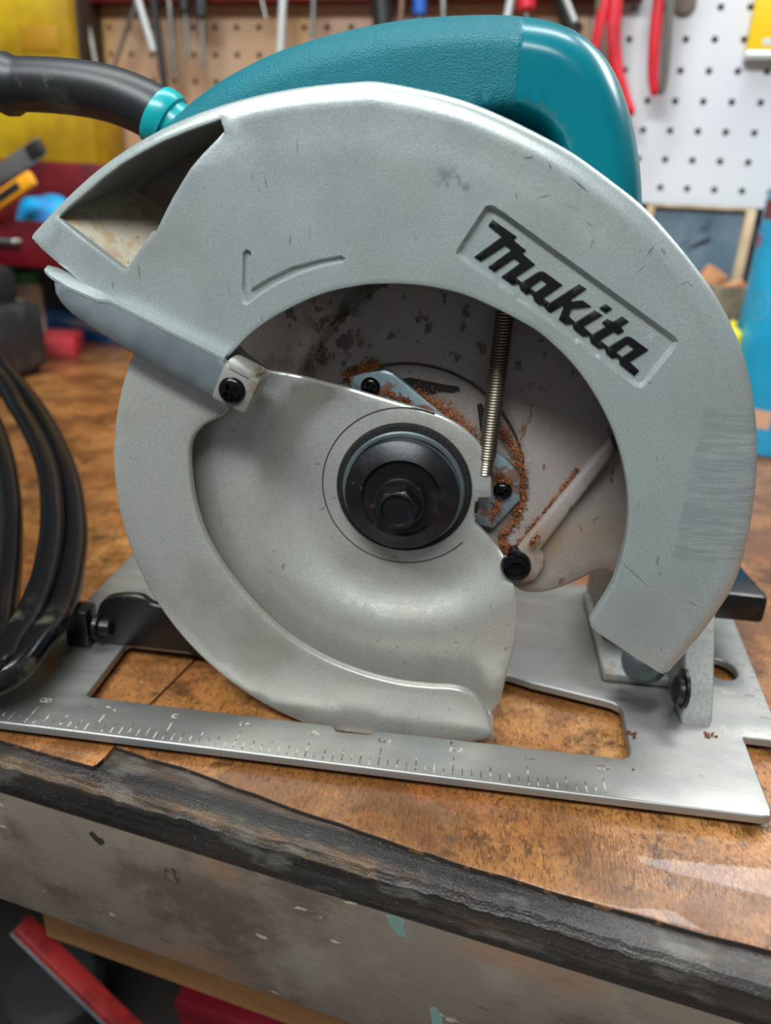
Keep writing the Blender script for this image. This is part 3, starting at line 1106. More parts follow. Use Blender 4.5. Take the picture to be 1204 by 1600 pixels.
# ---- gear housing plate behind the guards
YB = 47.0
hs_loop = catmull([(166, 52.5), (169.5, 48.5), (173.4, 46.8), (179, 47.2), (184.6, 49.4), (191, 53.2), (197.1, 57.6), (201.6, 58.6), (207.6, 55.9)], 4)
_oa = [tuple(np.array(q) + (np.array([AX, AZ]) - np.array(q)) / np.linalg.norm(np.array([AX, AZ]) - np.array(q)) * 1.2) for q in out_arc]
hs_loop = [tuple(p) for p in hs_loop] + [q for q in _oa[8::4]] + [(40, 150), (60, 120), (85, 100), (127, 60)]
step_c = catmull([(p[0], p[2]) for p in [aty(x, y, YB) for x, y in [(640, 425), (600, 447), (560, 478), (525, 515), (500, 550), (482, 580), (470, 610)]]], 5)
step_poly = [tuple(p) for p in step_c] + [(60, 100), (0, 130), (0, 230), (127, 230)]
rim_c = ringpts((AX, AZ), 41.0, 80)


def hous_depth(x, z, d):
    P = np.stack([x, z], 1)
    y = np.full(len(x), YB)
    ds = dist_path(P, step_c, False)
    y = y + np.where(inside(P, step_poly), 10.0 * sm(ds / 7.0), 0)
    r_ = rad_of(x, z)
    y = y + 1.1 * sm((41.4 - r_) / .8)
    y = y - 0.0
    return y + .6 * (1 - sm(d / .9))


sp2 = [(p[0] - 3 * .75, p[1] + 3 * .6) for p in step_c]
sp3 = [(p[0] - 6 * .75, p[1] + 6 * .6) for p in step_c]
house = obj('gear_housing_plate', [relief([hs_loop], hous_depth, thick=3.5, seg=3, grid=5, insets=(.4, .9), extra=[(rim_c, True), (ringpts((AX, AZ), 40.5, 80), True), ([tuple(p) for p in step_c], False), ([tuple(p) for p in sp2], False), ([tuple(p) for p in sp3], False)])], M_cast, saw)
tag(house, 'dusty grey cast housing plate seen through the guard opening')
obj('bearing_seam', [tube([(AX + 41.2 * math.cos(math.radians(a_)), YB + .2, AZ + 41.2 * math.sin(math.radians(a_))) for a_ in range(-40, 128, 4)], .35, 6)], mat('seam_rust', (56, 36, 24), .8), house)
# crescent casting pockets: thin black pieces, the recess shade put into colour
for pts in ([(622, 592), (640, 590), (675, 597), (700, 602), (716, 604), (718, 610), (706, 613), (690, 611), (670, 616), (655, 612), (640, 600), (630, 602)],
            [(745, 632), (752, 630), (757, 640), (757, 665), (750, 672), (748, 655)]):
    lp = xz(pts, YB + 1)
    obj('casting_pocket', [relief([lp], lambda x, z, d: YB + .6 - .15 * sm(d / 1.2), seg=1.5, grid=3, insets=(.5,), back=lambda x, z, d: YB + 1.6)], mat('pocket_shade', (20, 17, 15), .8), house)
# diagonal channel rib
ra0, ra1 = aty(800, 868, YB - 4), aty(955, 684, YB - 4)
rb0, rb1 = aty(845, 862, YB - 4), aty(966, 706, YB - 4)
cr_loop = [(ra0[0], ra0[2]), (ra1[0], ra1[2]), (rb1[0], rb1[2]), (rb0[0], rb0[2])]
cr_loop = cr_loop + [(p[0], p[2]) for p in [aty(852, 872, YB - 4), aty(850, 890, YB - 4), aty(838, 908, YB - 4), aty(815, 916, YB - 4), aty(795, 893, YB - 4)]]
obj('channel_rib', [relief([cr_loop[::-1]], lambda x, z, d: YB - 3.6 + 1.6 * (1 - np.sqrt(np.clip(1 - (1 - np.clip(d / 1.8, 0, 1)) ** 2, 0, 1))), seg=2.5, grid=5, insets=(.3, .9, 1.8), back=lambda x, z, d: YB + .6)], M_cast, house)
# retainer plate and its screws
rp = [(p[0], p[2]) for p in [aty(x, y, 44.5) for x, y in [(545, 590), (570, 583), (600, 579), (612, 583), (700, 655), (775, 708), (795, 722), (812, 744), (812, 782), (770, 826), (748, 822), (700, 830), (560, 690)]]]
obj('retainer_plate', [relief([rp], lambda x, z, d: 44.5 + .5 * (1 - sm(d / .7)), thick=2.6, seg=2.5, grid=7, insets=(.35, .7))], M_retain, house)
for x, y in ((578, 605), (785, 768)):
    p = aty(x, y, 43.5)
    obj('retainer_screw', [screw_head((p[0], 44.4, p[2]), 3.3, 2.2)], M_blackshiny, house)
p = aty(806, 889, 32)
obj('stopper_bolt', [lathe([(2.6, 0), (2.6, 9.5), (5.0, 9.8), (5.3, 11), (5.2, 13), (4.4, 14.3), (2.8, 14.7), (2.5, 14.0), (.1, 13.8)], (p[0], 46, p[2]), (0, -1, 0), 32)], M_blackshiny, house)
# spring
s0, s1 = aty(792, 462, 40), aty(757, 742, 41)
nturn = 62
P = []
S0, S1 = Vector(s0), Vector(s1)
ax = (S1 - S0).normalized()
e1 = ax.cross(Vector((0, 1, 0))).normalized()
e2 = ax.cross(e1)
for i in range(nturn * 12 + 1):
    t = i / (nturn * 12)
    a = 2 * math.pi * i / 12
    rr = 2.55 if t < .9 else 2.2
    P.append(S0.lerp(S1, t) + (e1 * math.cos(a) + e2 * math.sin(a)) * rr)
tag(obj('return_spring', [tube(P, .5, 5), tube([S0, S1], 1.9, 10)], M_spring, saw), 'dirty steel coil return spring')

# ---- arbor stack
obj('felt_ring', [lathe([(23.2, 0), (23.3, 1.5), (22.6, 2.6), (20.8, 2.9), (20.2, 1.0)], (AX, 39.6, AZ), (0, -1, 0), 96)], M_felt, saw)
obj('inner_flange', [lathe([(20.9, 0), (20.9, 3.0), (20.4, 3.5), (19.4, 3.5), (19.0, 2.4), (17, 2.4)], (AX, 39.4, AZ), (0, -1, 0), 72)], M_zinc, saw)
tag(obj('outer_flange', [lathe([(17.6, 0), (18.0, 1.0), (19.2, 4.6), (19.2, 5.6), (18.4, 6.3), (13.6, 8.7), (13.2, 8.6), (12.8, 8.0), (12.2, 7.8), (8.2, 7.9)], (AX, 37.0, AZ), (0, -1, 0), 72)], M_black, saw), 'black oxide outer blade flange')
hx = lambda r_: [(r_ * math.cos(math.radians(60 * k + 12)), r_ * math.sin(math.radians(60 * k + 12))) for k in range(6)]
bolt = lathe([(8.4, 0), (8.4, 6.0), (7.9, 6.6), (6.4, 6.8)], (AX, 31.4, AZ), (0, -1, 0), 48)
hexh = relief([[(AX + a, AZ + b_) for a, b_ in hx(7.0)]], lambda x, z, d: 17.8 + .9 * np.clip((rad_of(x, z) - 5.9) / 1.1, 0, 1) + 1.1 * sm((5.4 - rad_of(x, z)) / .5), seg=1.2, grid=1.5, insets=(.3,), extra=[(ringpts((AX, AZ), 5.4, 40), True), (ringpts((AX, AZ), 4.9, 40), True), (ringpts((AX, AZ), 5.85, 40), True)], back=lambda x, z, d: 25.2)
tag(obj('blade_bolt', [bolt, hexh], M_black, saw), 'black hex head blade bolt')

# ---- lever on the lower guard
YV = 12.0
lev = xz([(83, 434), (105, 449), (132, 461), (152, 469), (170, 471), (184, 478), (200, 486), (348, 560), (352, 566), (346, 590), (334, 626), (310, 616), (262, 590), (210, 560), (140, 515), (108, 492), (92, 474), (85, 458)], YV)
levf = relief([lev[::-1]], lambda x, z, d: YV + .5 * (1 - sm(d / .6)) + .28 * np.clip(148 - .42 * (x - 25) - z, 0, 14), thick=1.8, seg=3, grid=5, insets=(.3, .6))
tf = [aty(x, y, YV - .15) for x, y in [(69, 421), (78, 430), (105, 447), (132, 459), (152, 467), (170, 469), (184, 476), (350, 559)]]
tb = [aty(x, y, YV + 7.5) for x, y in [(75, 414), (90, 418), (114, 428), (140, 443), (160, 452), (176, 461), (192, 470), (356, 551)]]
tv = [tuple(q) for q in tf] + [tuple(q) for q in tb] + [(q[0], q[1], q[2] - .9) for q in tf] + [(q[0], q[1], q[2] - .9) for q in tb]
n = len(tf)
tfc = []
for i in range(n - 1):
    tfc += [(i, i + 1, n + i + 1, n + i), (2 * n + i + 1, 2 * n + i, 3 * n + i, 3 * n + i + 1), (i, 2 * n + i, 2 * n + i + 1, i + 1), (n + i + 1, 3 * n + i + 1, 3 * n + i, n + i)]
tfc += [(0, n, 3 * n, 2 * n), (n - 1, 3 * n - 1, 4 * n - 1, 2 * n - 1)]
tag(obj('retracting_lever', [levf], M_lever, lower), 'blue grey steel guard lever')
tag(obj('lever_flange', [(tv, tfc)], M_guard, lower), 'top flange of the guard lever, paler colour standing for light from above')  # guard paint instead of lever steel: top-lit brightness put into the colour
bc = aty(366, 609, 10)
Rb = Matrix.Rotation(math.radians(24), 3, 'Y')
tag(obj('lever_block', [box((bc[0], 17, bc[2]), (11.6, 13, 12.2), 1.2, Rb), box((bc[0] + 1.6, 15.5, bc[2] + 5.0), (10.4, 10, 5.0), 2.0, Matrix.Rotation(math.radians(24), 3, 'Y'))], M_boss, lower), 'bright metal block at the lever root')
sp_ = aty(361, 611, 9.6)
obj('lever_screw', [screw_head((sp_[0], 10.7, sp_[2]), 4.1, 2.0)], M_blackshiny, lower)

# ---- front bevel bracket, bolts, knob
prof = [(42.5, -0.2), (43.2, 3), (46.2, 8.5), (48.6, 13), (54.8, 22), (62.9, 34.5), (72, 44), (84, 50), (100, 52), (100, -.2)]
brk = relief([prof], lambda a, b_, d: 237.0 + .6 * (1 - sm(d / .8)), plane='yz', seg=3, grid=8, insets=(.4, .8), back=lambda a, b_, d: 248.2 - .6 * (1 - sm(d / .8)))
bracket = obj('bevel_bracket', [brk, box((226, 118, 21), (24, 56, 42), 2.0), box((226, 100, 2.0), (30, 70, 4.2), 1.5)], M_castgrey, saw)
tag(bracket, 'grey cast bevel bracket standing on the base plate')
p = atx(1046, 1086, 231)
obj('bracket_bolt', [lathe([(5.6, 0), (5.6, 2.5), (5.0, 3.4), (3.2, 3.6)], (237.2, p[1] + 4, p[2]), (-1, 0, 0), 28), lathe([(7.5, 0), (7.5, 1.2), (3, 1.3)], (237.2, p[1] + 4, p[2] + 1), (-1, 0, 0), 28)], M_black, bracket)
p = aty(1004, 1036, 58)
obj('bevel_nut', [lathe([(8.5, 0), (8.5, 5), (7.2, 8), (3.6, 9.6), (.4, 10)], (p[0] + 2, p[1] + 4, p[2] - 2.0), (-.35, -.75, .5), 32)], M_zinc, bracket)
kl = [(p[0], p[2]) for p in [aty(x, y, 100) for x, y in [(1110, 944), (1130, 943), (1191, 945), (1190, 968), (1184, 976), (1120, 975), (1110, 974)]]]
obj('clamp_knob', [box((266, 112, 24), (26, 40, 13), 2.6, Matrix.Rotation(math.radians(-4), 3, 'X')), tube([(240, 112, 22), (262, 112, 24)], 4, 14)], M_bracket, saw)

# ---- rear bracket (black)
rl = [(p[0], p[2]) for p in [aty(x, y, 52) for x, y in [(150, 1008), (150, 968), (154, 948), (164, 936), (180, 931), (205, 930), (222, 933), (236, 943), (250, 947)]]]
rl = [tuple(q) for q in catmull(rl, 3)] + [(70, 24), (70, -2.5), (48, -2.5), (40, .3), (2, .3)]
rear = obj('rear_bracket', [relief([rl[::-1]], lambda x, z, d: 52.0 + .5 * (1 - sm(d / .6)), thick=2.4, seg=3, grid=8, insets=(.3, .6))], M_bracket, saw)
tag(rear, 'black steel rear depth bracket')
obj('bracket_nut', [box((-5.0, 52, 8.6), (10.0, 9.6, 17), 1.2), lathe([(3.6, 0), (3.6, 5.5), (3.0, 6.2)], (2.6, 51, 9), (1, 0, 0), 20), lathe([(5.4, 0), (5.4, 1.6), (4.6, 2)], (2.2, 51, 9), (1, 0, 0), 24)], M_bracket, rear)

# ---- teal handle and motor
hp = xz([(1007, 330), (1003, 260), (992, 195), (975, 138), (952, 92), (920, 58), (880, 35), (830, 23), (770, 19), (700, 21), (630, 27), (560, 40), (490, 58), (420, 83), (350, 120), (305, 152), (270, 182), (240, 208)], 80)
hp = [tuple(q) for q in catmull(hp, 4)]
hloop = hp + [(33, 180), (60, 160), (95, 130), (150, 112), (188, 115)]
hhole = xz([(690, 215), (730, 172), (780, 156), (828, 160), (866, 184), (890, 225), (900, 290), (890, 360), (760, 380), (680, 300)], 64)
hhole = [tuple(q) for q in catmull(hhole, 3, True)]
HR = 13.0


def han(d):
    return 25 * np.sqrt(np.clip(1 - (1 - np.clip(d / HR, 0, 1)) ** 2, 0, 1)) * .98


def pocket(x, z):
    P_ = np.stack([x, z], 1)
    return np.where(inside(P_, hhole), 20 * sm(dist_path(P_, hhole) / 11.0), 0)


def grow(loop, dd):
    A_ = np.array(loop)
    c_ = A_.mean(0)
    return [tuple(c_ + (q - c_) * (1 + dd / np.linalg.norm(q - c_))) for q in A_]


handle = obj('handle', [relief([hloop], lambda x, z, d: np.minimum(88 - han(d) + pocket(x, z), 87), seg=3, grid=5, insets=(.15, .5, 1.2, 2.4, 4, 6, 8.5, 11, 13), extra=[(hhole, True)] + [(grow(hhole, -k_), True) for k_ in (3, 6, 9, 12)], back=lambda x, z, d: 88.05 + han(d))], M_teal, saw, smooth=60)
tag(handle, 'teal plastic handle housing, coarse textured except its smooth front end')
obj('motor_housing', [lathe([(40, 0), (46, 3), (46, 50), (44, 85), (40, 110), (30, 118), (5, 120)], (AX + 4, 56, AZ + 14), (0, 1, 0), 56)], M_teal, saw)
sl = [aty(x, y, 88) for x, y in [(268, 196), (240, 176), (215, 163), (185, 151), (150, 142), (110, 136), (70, 133), (30, 132), (-20, 133), (-70, 140), (-120, 156)]]
sl = catmull(sl, 4)
n = len(sl)
obj('cord_sleeve', [tube(sl, [9.6 - 1.1 * i / n + (1.5 if n * .70 < i < n * .74 else 0) for i in range(n)], 28)], M_rubber, saw)
dcol = (sl[0] - sl[4])
dcol /= np.linalg.norm(dcol)
q0 = aty(257, 188, 86)
obj('cord_collar', [lathe([(9.0, -4), (10.2, -3.4), (10.6, -2), (10.6, 1), (10.0, 2.6), (8.8, 3.0), (8.8, 9)], q0, tuple(dcol), 40)], M_tealc, saw)
cA = [atd(*q) for q in [(0, 1062, 264), (60, 1002, 282), (97, 948, 304), (113, 885, 330), (118, 820, 360), (104, 735, 405), (64, 650, 462), (10, 580, 510), (-40, 530, 540)]]
cB = [atd(*q) for q in [(-22, 1050, 262), (22, 1000, 280), (54, 945, 300), (75, 880, 325), (82, 800, 358), (70, 720, 400), (30, 640, 452), (-25, 575, 500)]]
cC = [atd(*q) for q in [(-24, 1045, 272), (0, 985, 290), (11, 920, 318), (16, 850, 345), (15, 780, 372), (4, 710, 408), (-20, 645, 450), (-70, 570, 510)]]
end_sl = tuple(sl[-1])
path = [end_sl, (-170, 70, 165), (-230, 40, 100), (-240, 20, 40), (-160, 18, 14), (-85, 4, 13), (-34, -7, 15)] + cA + [(-230, 330, 12), (-330, 250, 4), (-320, 110, 4), (-190, 30, 22), (-95, 10, 25), (-40, -5, 21)] + cB + [(-260, 320, 20), (-350, 230, 12), (-330, 90, 12), (-200, 36, 14), (-105, 18, 8), (-50, 0, 10)] + cC + [(-270, 300, 32), (-370, 180, 20), (-400, 60, 0)]
tag(obj('power_cord', [tube(catmull(path, 8), 5.6, 16)], M_cord, saw), 'thick black power cord lying in loops')

# ---- sawdust crumbs caught around the retainer plate, ring and rib
V, F = [], []


def crumb(c, s):
    k = len(V)
    for q in ((1, 1, 1), (1, -1, -1), (-1, 1, -1), (-1, -1, 1)):
        V.append((c[0] + q[0] * s * rng.uniform(.4, 1.2), c[1] + q[1] * s * rng.uniform(.4, 1.0), c[2] + q[2] * s * rng.uniform(.4, 1.2)))
    F.extend([(k, k + 1, k + 2), (k, k + 3, k + 1), (k, k + 2, k + 3), (k + 1, k + 3, k + 2)])


for pts, y, wd, cnt in ([[(650, 615), (690, 640), (720, 665), (742, 690)], 45.8, 2.6, 420], [[(770, 655), (790, 680), (805, 705), (812, 730)], 46.6, 1.8, 200],
                        [[(815, 730), (817, 770), (806, 805), (785, 840), (790, 870)], 46.6, 1.6, 360], [[(770, 850), (785, 875), (795, 860)], 46, 2.4, 200],
                        [[(800, 860), (850, 800), (900, 735)], 46.2, .8, 160], [[(540, 588), (565, 577), (590, 570)], 46.4, 1.6, 200], [[(775, 745), (785, 750), (795, 755)], 44.2, 1.6, 110],
                        [[(770, 800), (778, 790), (765, 815)], 44.2, 1.4, 90], [[(838, 836), (834, 845), (830, 852)], 41.3, .9, 50], [[(600, 612), (625, 622), (640, 630)], 44.3, 1.0, 70]):
    cv = catmull([aty(x, y_, y) for x, y_ in pts], 12)
    for _ in range(int(cnt * 2.2)):
        c = cv[rng.integers(len(cv))]
        crumb((c[0] + rng.normal(0, wd * .6), y - abs(rng.normal(0, .35)), c[2] + rng.normal(0, wd * .6)), rng.uniform(.14, .42))
for px_, py_, k_ in ((987, 1203, 2), (985, 1146, 9), (990, 1148, 6), (705, 1161, 1), (1104, 1148, 8), (1112, 1150, 5)):
    for _ in range(k_):
        c = atz(px_ + rng.normal(0, 3), py_ + rng.normal(0, 2), 0.3)
        crumb((c[0], c[1], .4), rng.uniform(.3, .7))
dust = obj('sawdust', [(V, F)], M_rust, saw, smooth=0)
tag(dust, 'brown sawdust caught inside the guard', kind='stuff')
# ================================================================== THINGS ON THE WALL AND BENCH


def wq(px, py, off):
    """photo point -> (s, off, z) on the plane standing `off` mm in front of the pegboard"""
    p = on_plane(px, py, WN, WT - off)
    return (float(np.dot(p, WE)), off, float(p[2]))


def wpt(px, py, off):
    return wp(*wq(px, py, off))


M_darkred = mat('dark_red_paint', (112, 14, 24), 0.35, 0, [dict(col=(80, 8, 16), scale=12, lo=.4, hi=.6)])
M_steel = mat('tool_steel', (176, 174, 168), 0.3, 0.9, [dict(col=(140, 136, 130), scale=60, lo=.4, hi=.65, amount=.6)])
M_white = mat('white_rod', (210, 212, 210), 0.35, 0.3)
M_darkh = mat('dark_handle', (30, 28, 28), 0.45)
M_red = mat('red_grip', (206, 30, 46), 0.4, 0, [dict(col=(176, 20, 34), scale=30, lo=.45, hi=.65)])
M_greyg = mat('grey_grip', (92, 90, 84), 0.5)
M_yellow = mat('yellow_plastic', (200, 164, 14), 0.4, 0, [dict(col=(160, 122, 8), scale=10, lo=.4, hi=.65)])
M_yellowp = mat('yellow_card', (252, 206, 12), 0.45)
M_cyan = mat('cyan_cloth', (0, 160, 214), 0.6, 0, [dict(col=(60, 130, 206), scale=60, lo=.45, hi=.65), dict(col=(110, 112, 96), scale=70, lo=.62, hi=.68)])
M_bottle = mat('blue_bottle_plastic', (26, 150, 190), 0.3, 0, [dict(col=(44, 166, 208), scale=14, lo=.4, hi=.65)])
M_plain = mat('pale_wood', (206, 182, 148), 0.6, 0, [dict(col=(182, 150, 112), scale=50, lo=.4, hi=.6, stretch=(1, 1, .2))])
M_slate = mat('slate_blue_sheet', (92, 114, 128), 0.45, 0, [dict(col=(110, 130, 142), scale=30, lo=.4, hi=.65), dict(col=(70, 84, 94), scale=50, lo=.55, hi=.7)])
M_orangew = mat('orange_wood', (206, 150, 104), 0.7, 0, [dict(col=(170, 110, 70), scale=80, lo=.4, hi=.6)])
M_olive = mat('olive_glass', (124, 112, 82), 0.35)
M_charger = mat('charger_plastic', (40, 41, 44), 0.42, 0, [dict(col=(58, 59, 62), scale=40, lo=.45, hi=.65)])

# ---- dark red tool rack and what hangs on it
rack = thing('tool_rack', wp(-115, 11, 358), 'dark red steel tool rack screwed along the top of the pegboard', 'tool rack')
obj('rail', [wall_box(-412, 184, .3, .8, 404, 412), wall_box(-412, 184, .3, 3, 358, 412, .5), wall_box(-412, 184, 3, 22, 358, 361, .5), wall_box(-412, 184, 19, 22, 361, 382, .5)], M_darkred, rack)
for s in (-300, -120, 60):
    obj('screw', [lathe([(3, 0), (3, 1), (2, 1.8)], wp(s, 3, 396), tuple(-WN), 16)], M_steel, rack)


def hook_rod(name, label, cat, a, b, wid, material, off=None, grp=None):
    """hex key / rod hooked over the front lip of the rack; a, b = photo points at its top and lower end"""
    r_ = wid / 2
    off = 22.3 + r_ if off is None else off
    A, B = Vector(wpt(a[0], a[1], off)), Vector(wpt(b[0], b[1], off))
    d = (A - B).normalized()
    top = B + d * ((384.0 + r_ - B.z) / d.z)
    back = Vector(WN) * (off - 12)
    pts = [B, B.lerp(top, .3), B.lerp(top, .7), top - d * 3, top + back * .25 + Vector((0, 0, 1.2)), top + back * .7, top + back * 1.0 - Vector((0, 0, 3))]
    o = obj(name, [tube(catmull(pts, 4), r_, 6 if 'key' in name else 12)], material)
    return tag(o, label, cat, grp)


hook_rod('hex_key', 'long straight silver hex key hanging close to the upper yellow bin', 'hex key', (130, 0), (155, 130), 5.4, M_steel)
hook_rod('hex_key', 'slanting silver hex key crossing behind the thick white-tipped one', 'hex key', (214, 0), (176, 112), 4.6, M_steel)
hook_rod('hex_key', 'thick bright hex key with a pale tip on the tan pegboard', 'hex key', (216, 0), (240, 80), 7.0, M_white, 34)
hook_rod('pry_bar', 'long black steel bar hanging among the hex keys', 'pry bar', (240, 0), (260, 158), 8.0, M_darkh, 36)
hook_rod('round_file', 'silver round file hanging close beside the long black bar', 'file', (264, 0), (273, 124), 5.2, M_steel)
hook_rod('steel_rod', 'broad bright steel rod hanging just above the teal handle', 'rod', (442, 0), (437, 90), 8.0, M_white)
hook_rod('steel_rod', 'dull grey rod hanging beside the broad bright rod', 'rod', (490, 0), (488, 60), 5.5, M_steel)
hook_rod('steel_rod', 'thin short wire rod hanging beside the broad bright rod', 'rod', (409, 0), (416, 30), 3.2, M_steel)


def screwdriver(label, a, hy, b, hw, sw, hm, off=34.0):
    A, H, B = Vector(wpt(a[0], a[1], off)), Vector(wpt(a[0] + (b[0] - a[0]) * hy / max(b[1], 1), hy, off)), Vector(wpt(b[0], b[1], off))
    d = (A - B).normalized()
    T = H + d * 75
    root = thing('screwdriver', tuple(B), label, 'screwdriver', None)
    ln = (T - H).length
    obj('handle', [lathe([(hw * .6, 0), (hw, 2), (hw, ln * .45), (hw * .7, ln * .6), (hw, ln * .75), (hw, ln - 3), (hw * .5, ln)], tuple(H), tuple(d), 14)], hm, root)
    obj('shaft', [tube([B, H], sw, 10)], M_steel, root)
    k = Vector(wp(float(np.dot(np.array(H), WE)), 22.2, H.z + 12))
    obj('hanging_clip', [tube([tuple(k), tuple(H + d * 12)], 2.0, 8)], M_steel, root)
    return root


screwdriver('slim screwdriver with dark handle and short pale shaft on tan pegboard', (288, 0), 22, (294, 92), 6.0, 2.2, M_darkh)
screwdriver('screwdriver with thicker black handle and longer shaft on tan pegboard', (313, 0), 30, (318, 104), 6.6, 2.2, M_darkh)
# above the teal handle
screwdriver('blue handled screwdriver hanging over the middle of the teal handle', (655, 0), 26, (655, 60), 6.5, 2.4, mat('blue_grip', (24, 84, 170), .4))
hook_rod('awl', 'black tapered tool hanging over the rear of the teal handle', 'awl', (596, 0), (600, 70), 20.0, M_darkh)
hook_rod('brass_rod', 'dull brown rod hanging between the black tool and blue screwdriver', 'rod', (628, 0), (624, 60), 6.0, mat('brown_metal', (140, 110, 92), .45, .6))
hook_rod('steel_rod', 'plain grey rod hanging between blue screwdriver and slanted bright bar', 'rod', (692, 0), (692, 55), 6.5, M_steel)
screwdriver('red handled screwdriver hanging over the front of the teal handle', (822, 0), 18, (822, 60), 9.0, 2.4, M_red)
hook_rod('nickel_bar', 'slanted bright bar hanging beside the red handled screwdriver', 'bar', (798, 0), (790, 40), 8.0, M_white)
hook_rod('black_wrench', 'thick black wrench shank hanging between red screwdriver and olive file', 'wrench', (878, 0), (896, 55), 16.0, M_darkh)
hook_rod('chrome_key', 'bright chrome rod hanging in front of the black wrench', 'rod', (884, 0), (898, 34), 5.0, M_white, 44)
hook_rod('wooden_file', 'dark olive file with a tan edge beside red pliers', 'file', (942, 0), (944, 120), 15.0, mat('olive_grip', (84, 78, 66), .55, 0, [dict(col=(150, 128, 96), scale=60, lo=.55, hi=.65, stretch=(1, 1, .1))]), 31)


def pliers(label, legs, cat='pliers', off=33.0):
    L0 = wpt(legs[0][0][-1][0], legs[0][0][-1][1], off)
    root = thing('pliers', L0, label, cat)
    for pts, rad, mt_ in legs:
        q = [Vector(wpt(x, y, off)) for x, y in pts]
        up = [q[0] + Vector((0, 0, 40))] + q
        c = catmull(up, 6)
        rr = [rad * (.8 + .2 * math.sin(math.pi * min(1, 1.2 * i / len(c)))) for i in range(len(c))]
        rr[-1] *= .55
        rr[-2] *= .85
        obj('grip', [tube(c, rr, 16)], mt_, root)
    q = Vector(wpt(legs[0][0][0][0], legs[0][0][0][1], off))
    obj('jaw', [box(tuple(q + Vector((8, 0, 54))), (34, 12, 46), 5), tube([tuple(q + Vector((8, 0, 40))), tuple(Vector(wp(float(np.dot(np.array(q), WE)) + 6, 22.0, q.z + 26)))], 3, 10)], M_steel, root)
    return root


pliers('pliers with long curved red grips over the tan and white boards', [([(961, 0), (957, 60), (962, 110), (974, 150), (986, 182)], 7.2, M_red), ([(948, -6), (934, 60), (922, 120)], 6.5, M_red)])
pliers('snips with one red and one grey grip on white pegboard', [([(1029, 0), (1022, 70), (1020, 120), (1023, 150)], 5.4, M_red), ([(1047, 0), (1042, 60), (1037, 120), (1032, 148)], 4.2, M_greyg)], 'snips', 30.0)
p_ = wq(1070, 2, 5)
tag(obj('hanging_disc', [lathe([(9, 0), (10, 1), (10, 5), (9, 6), (3, 6)], wp(p_[0], .3, p_[2]), tuple(-WN), 28)], mat('brown_disc', (112, 96, 86), .6)), 'small brown grey disc hung high on the white pegboard', 'disc')
# yellow package
a, b = wq(1166, 78, 14), wq(1166, 92, 14)
pk = thing('blister_package', wp(a[0] + 40, 8, b[2]), 'yellow package with white bottom edge hanging on the white pegboard', 'package')
obj('card', [wall_box(a[0], a[0] + 80, .5, 14, a[2], 420, 1.5)], M_yellowp, pk)
obj('bottom_edge', [wall_box(a[0] - .5, a[0] + 80.5, .5, 15.5, b[2], a[2], 2.0)], M_white, pk)
obj('print_strip', [wall_box(a[0] + 12, a[0] + 60, 14, 14.4, a[2] + 4, a[2] + 9)], M_white, pk)

# ---- right side of the bench: framed panel, offcuts, can, blue bottle
fr0, fr1 = wq(1012, 318, 30), wq(1176, 326, 30)
fp = thing('framed_panel', wp((fr0[0] + fr1[0]) / 2, 20, -6.5), 'slate blue panel in a pale wooden frame leaning on the wall', 'panel')
s0_, s1_, zt = fr0[0], fr1[0] + 4, fr0[2]
obj('sheet', [wall_box(s0_ + 2, s1_ - 2, 18, 24, -4, zt - 2)], M_slate, fp)
for q in ((s0_, s0_ + 7, -6.5, zt), (s1_ - 9, s1_, -6.5, zt), (s0_, s1_, zt - 2.5, zt), (s0_, s1_, -6.5, 0)):
    obj('frame_strip', [wall_box(q[0], q[1], 14, 30, q[2], q[3], .8)], M_plain, fp)
mk = [wq(x, y, 24) for x, y in [(1070, 392), (1080, 384), (1095, 376), (1108, 371), (1111, 374), (1106, 379), (1090, 385)]]
obj('black_smear', [([wp(q[0], 24.3, q[2]) for q in mk], [tuple(range(len(mk)))])], M_darkh, fp, smooth=0)


def lump(c, r3, amp, seed, sub=3):
    bm = bmesh.new()
    bmesh.ops.create_icosphere(bm, subdivisions=sub, radius=1.0)
    rr = np.random.default_rng(seed)
    ph = rr.uniform(0, 6, (6, 3))
    fr = rr.uniform(1.5, 4.5, (6, 3))
    for v in bm.verts:
        n_ = sum(math.sin(v.co.dot(Vector(fr[i])) + ph[i][0]) for i in range(6)) / 6
        k = 1 + amp * n_
        v.co = Vector((c[0] + v.co.x * r3[0] * k, c[1] + v.co.y * r3[1] * k, max(c[2] + v.co.z * r3[2] * k, c[2] - r3[2] * .8)))
    bm.verts.index_update()
    return from_bm(bm)


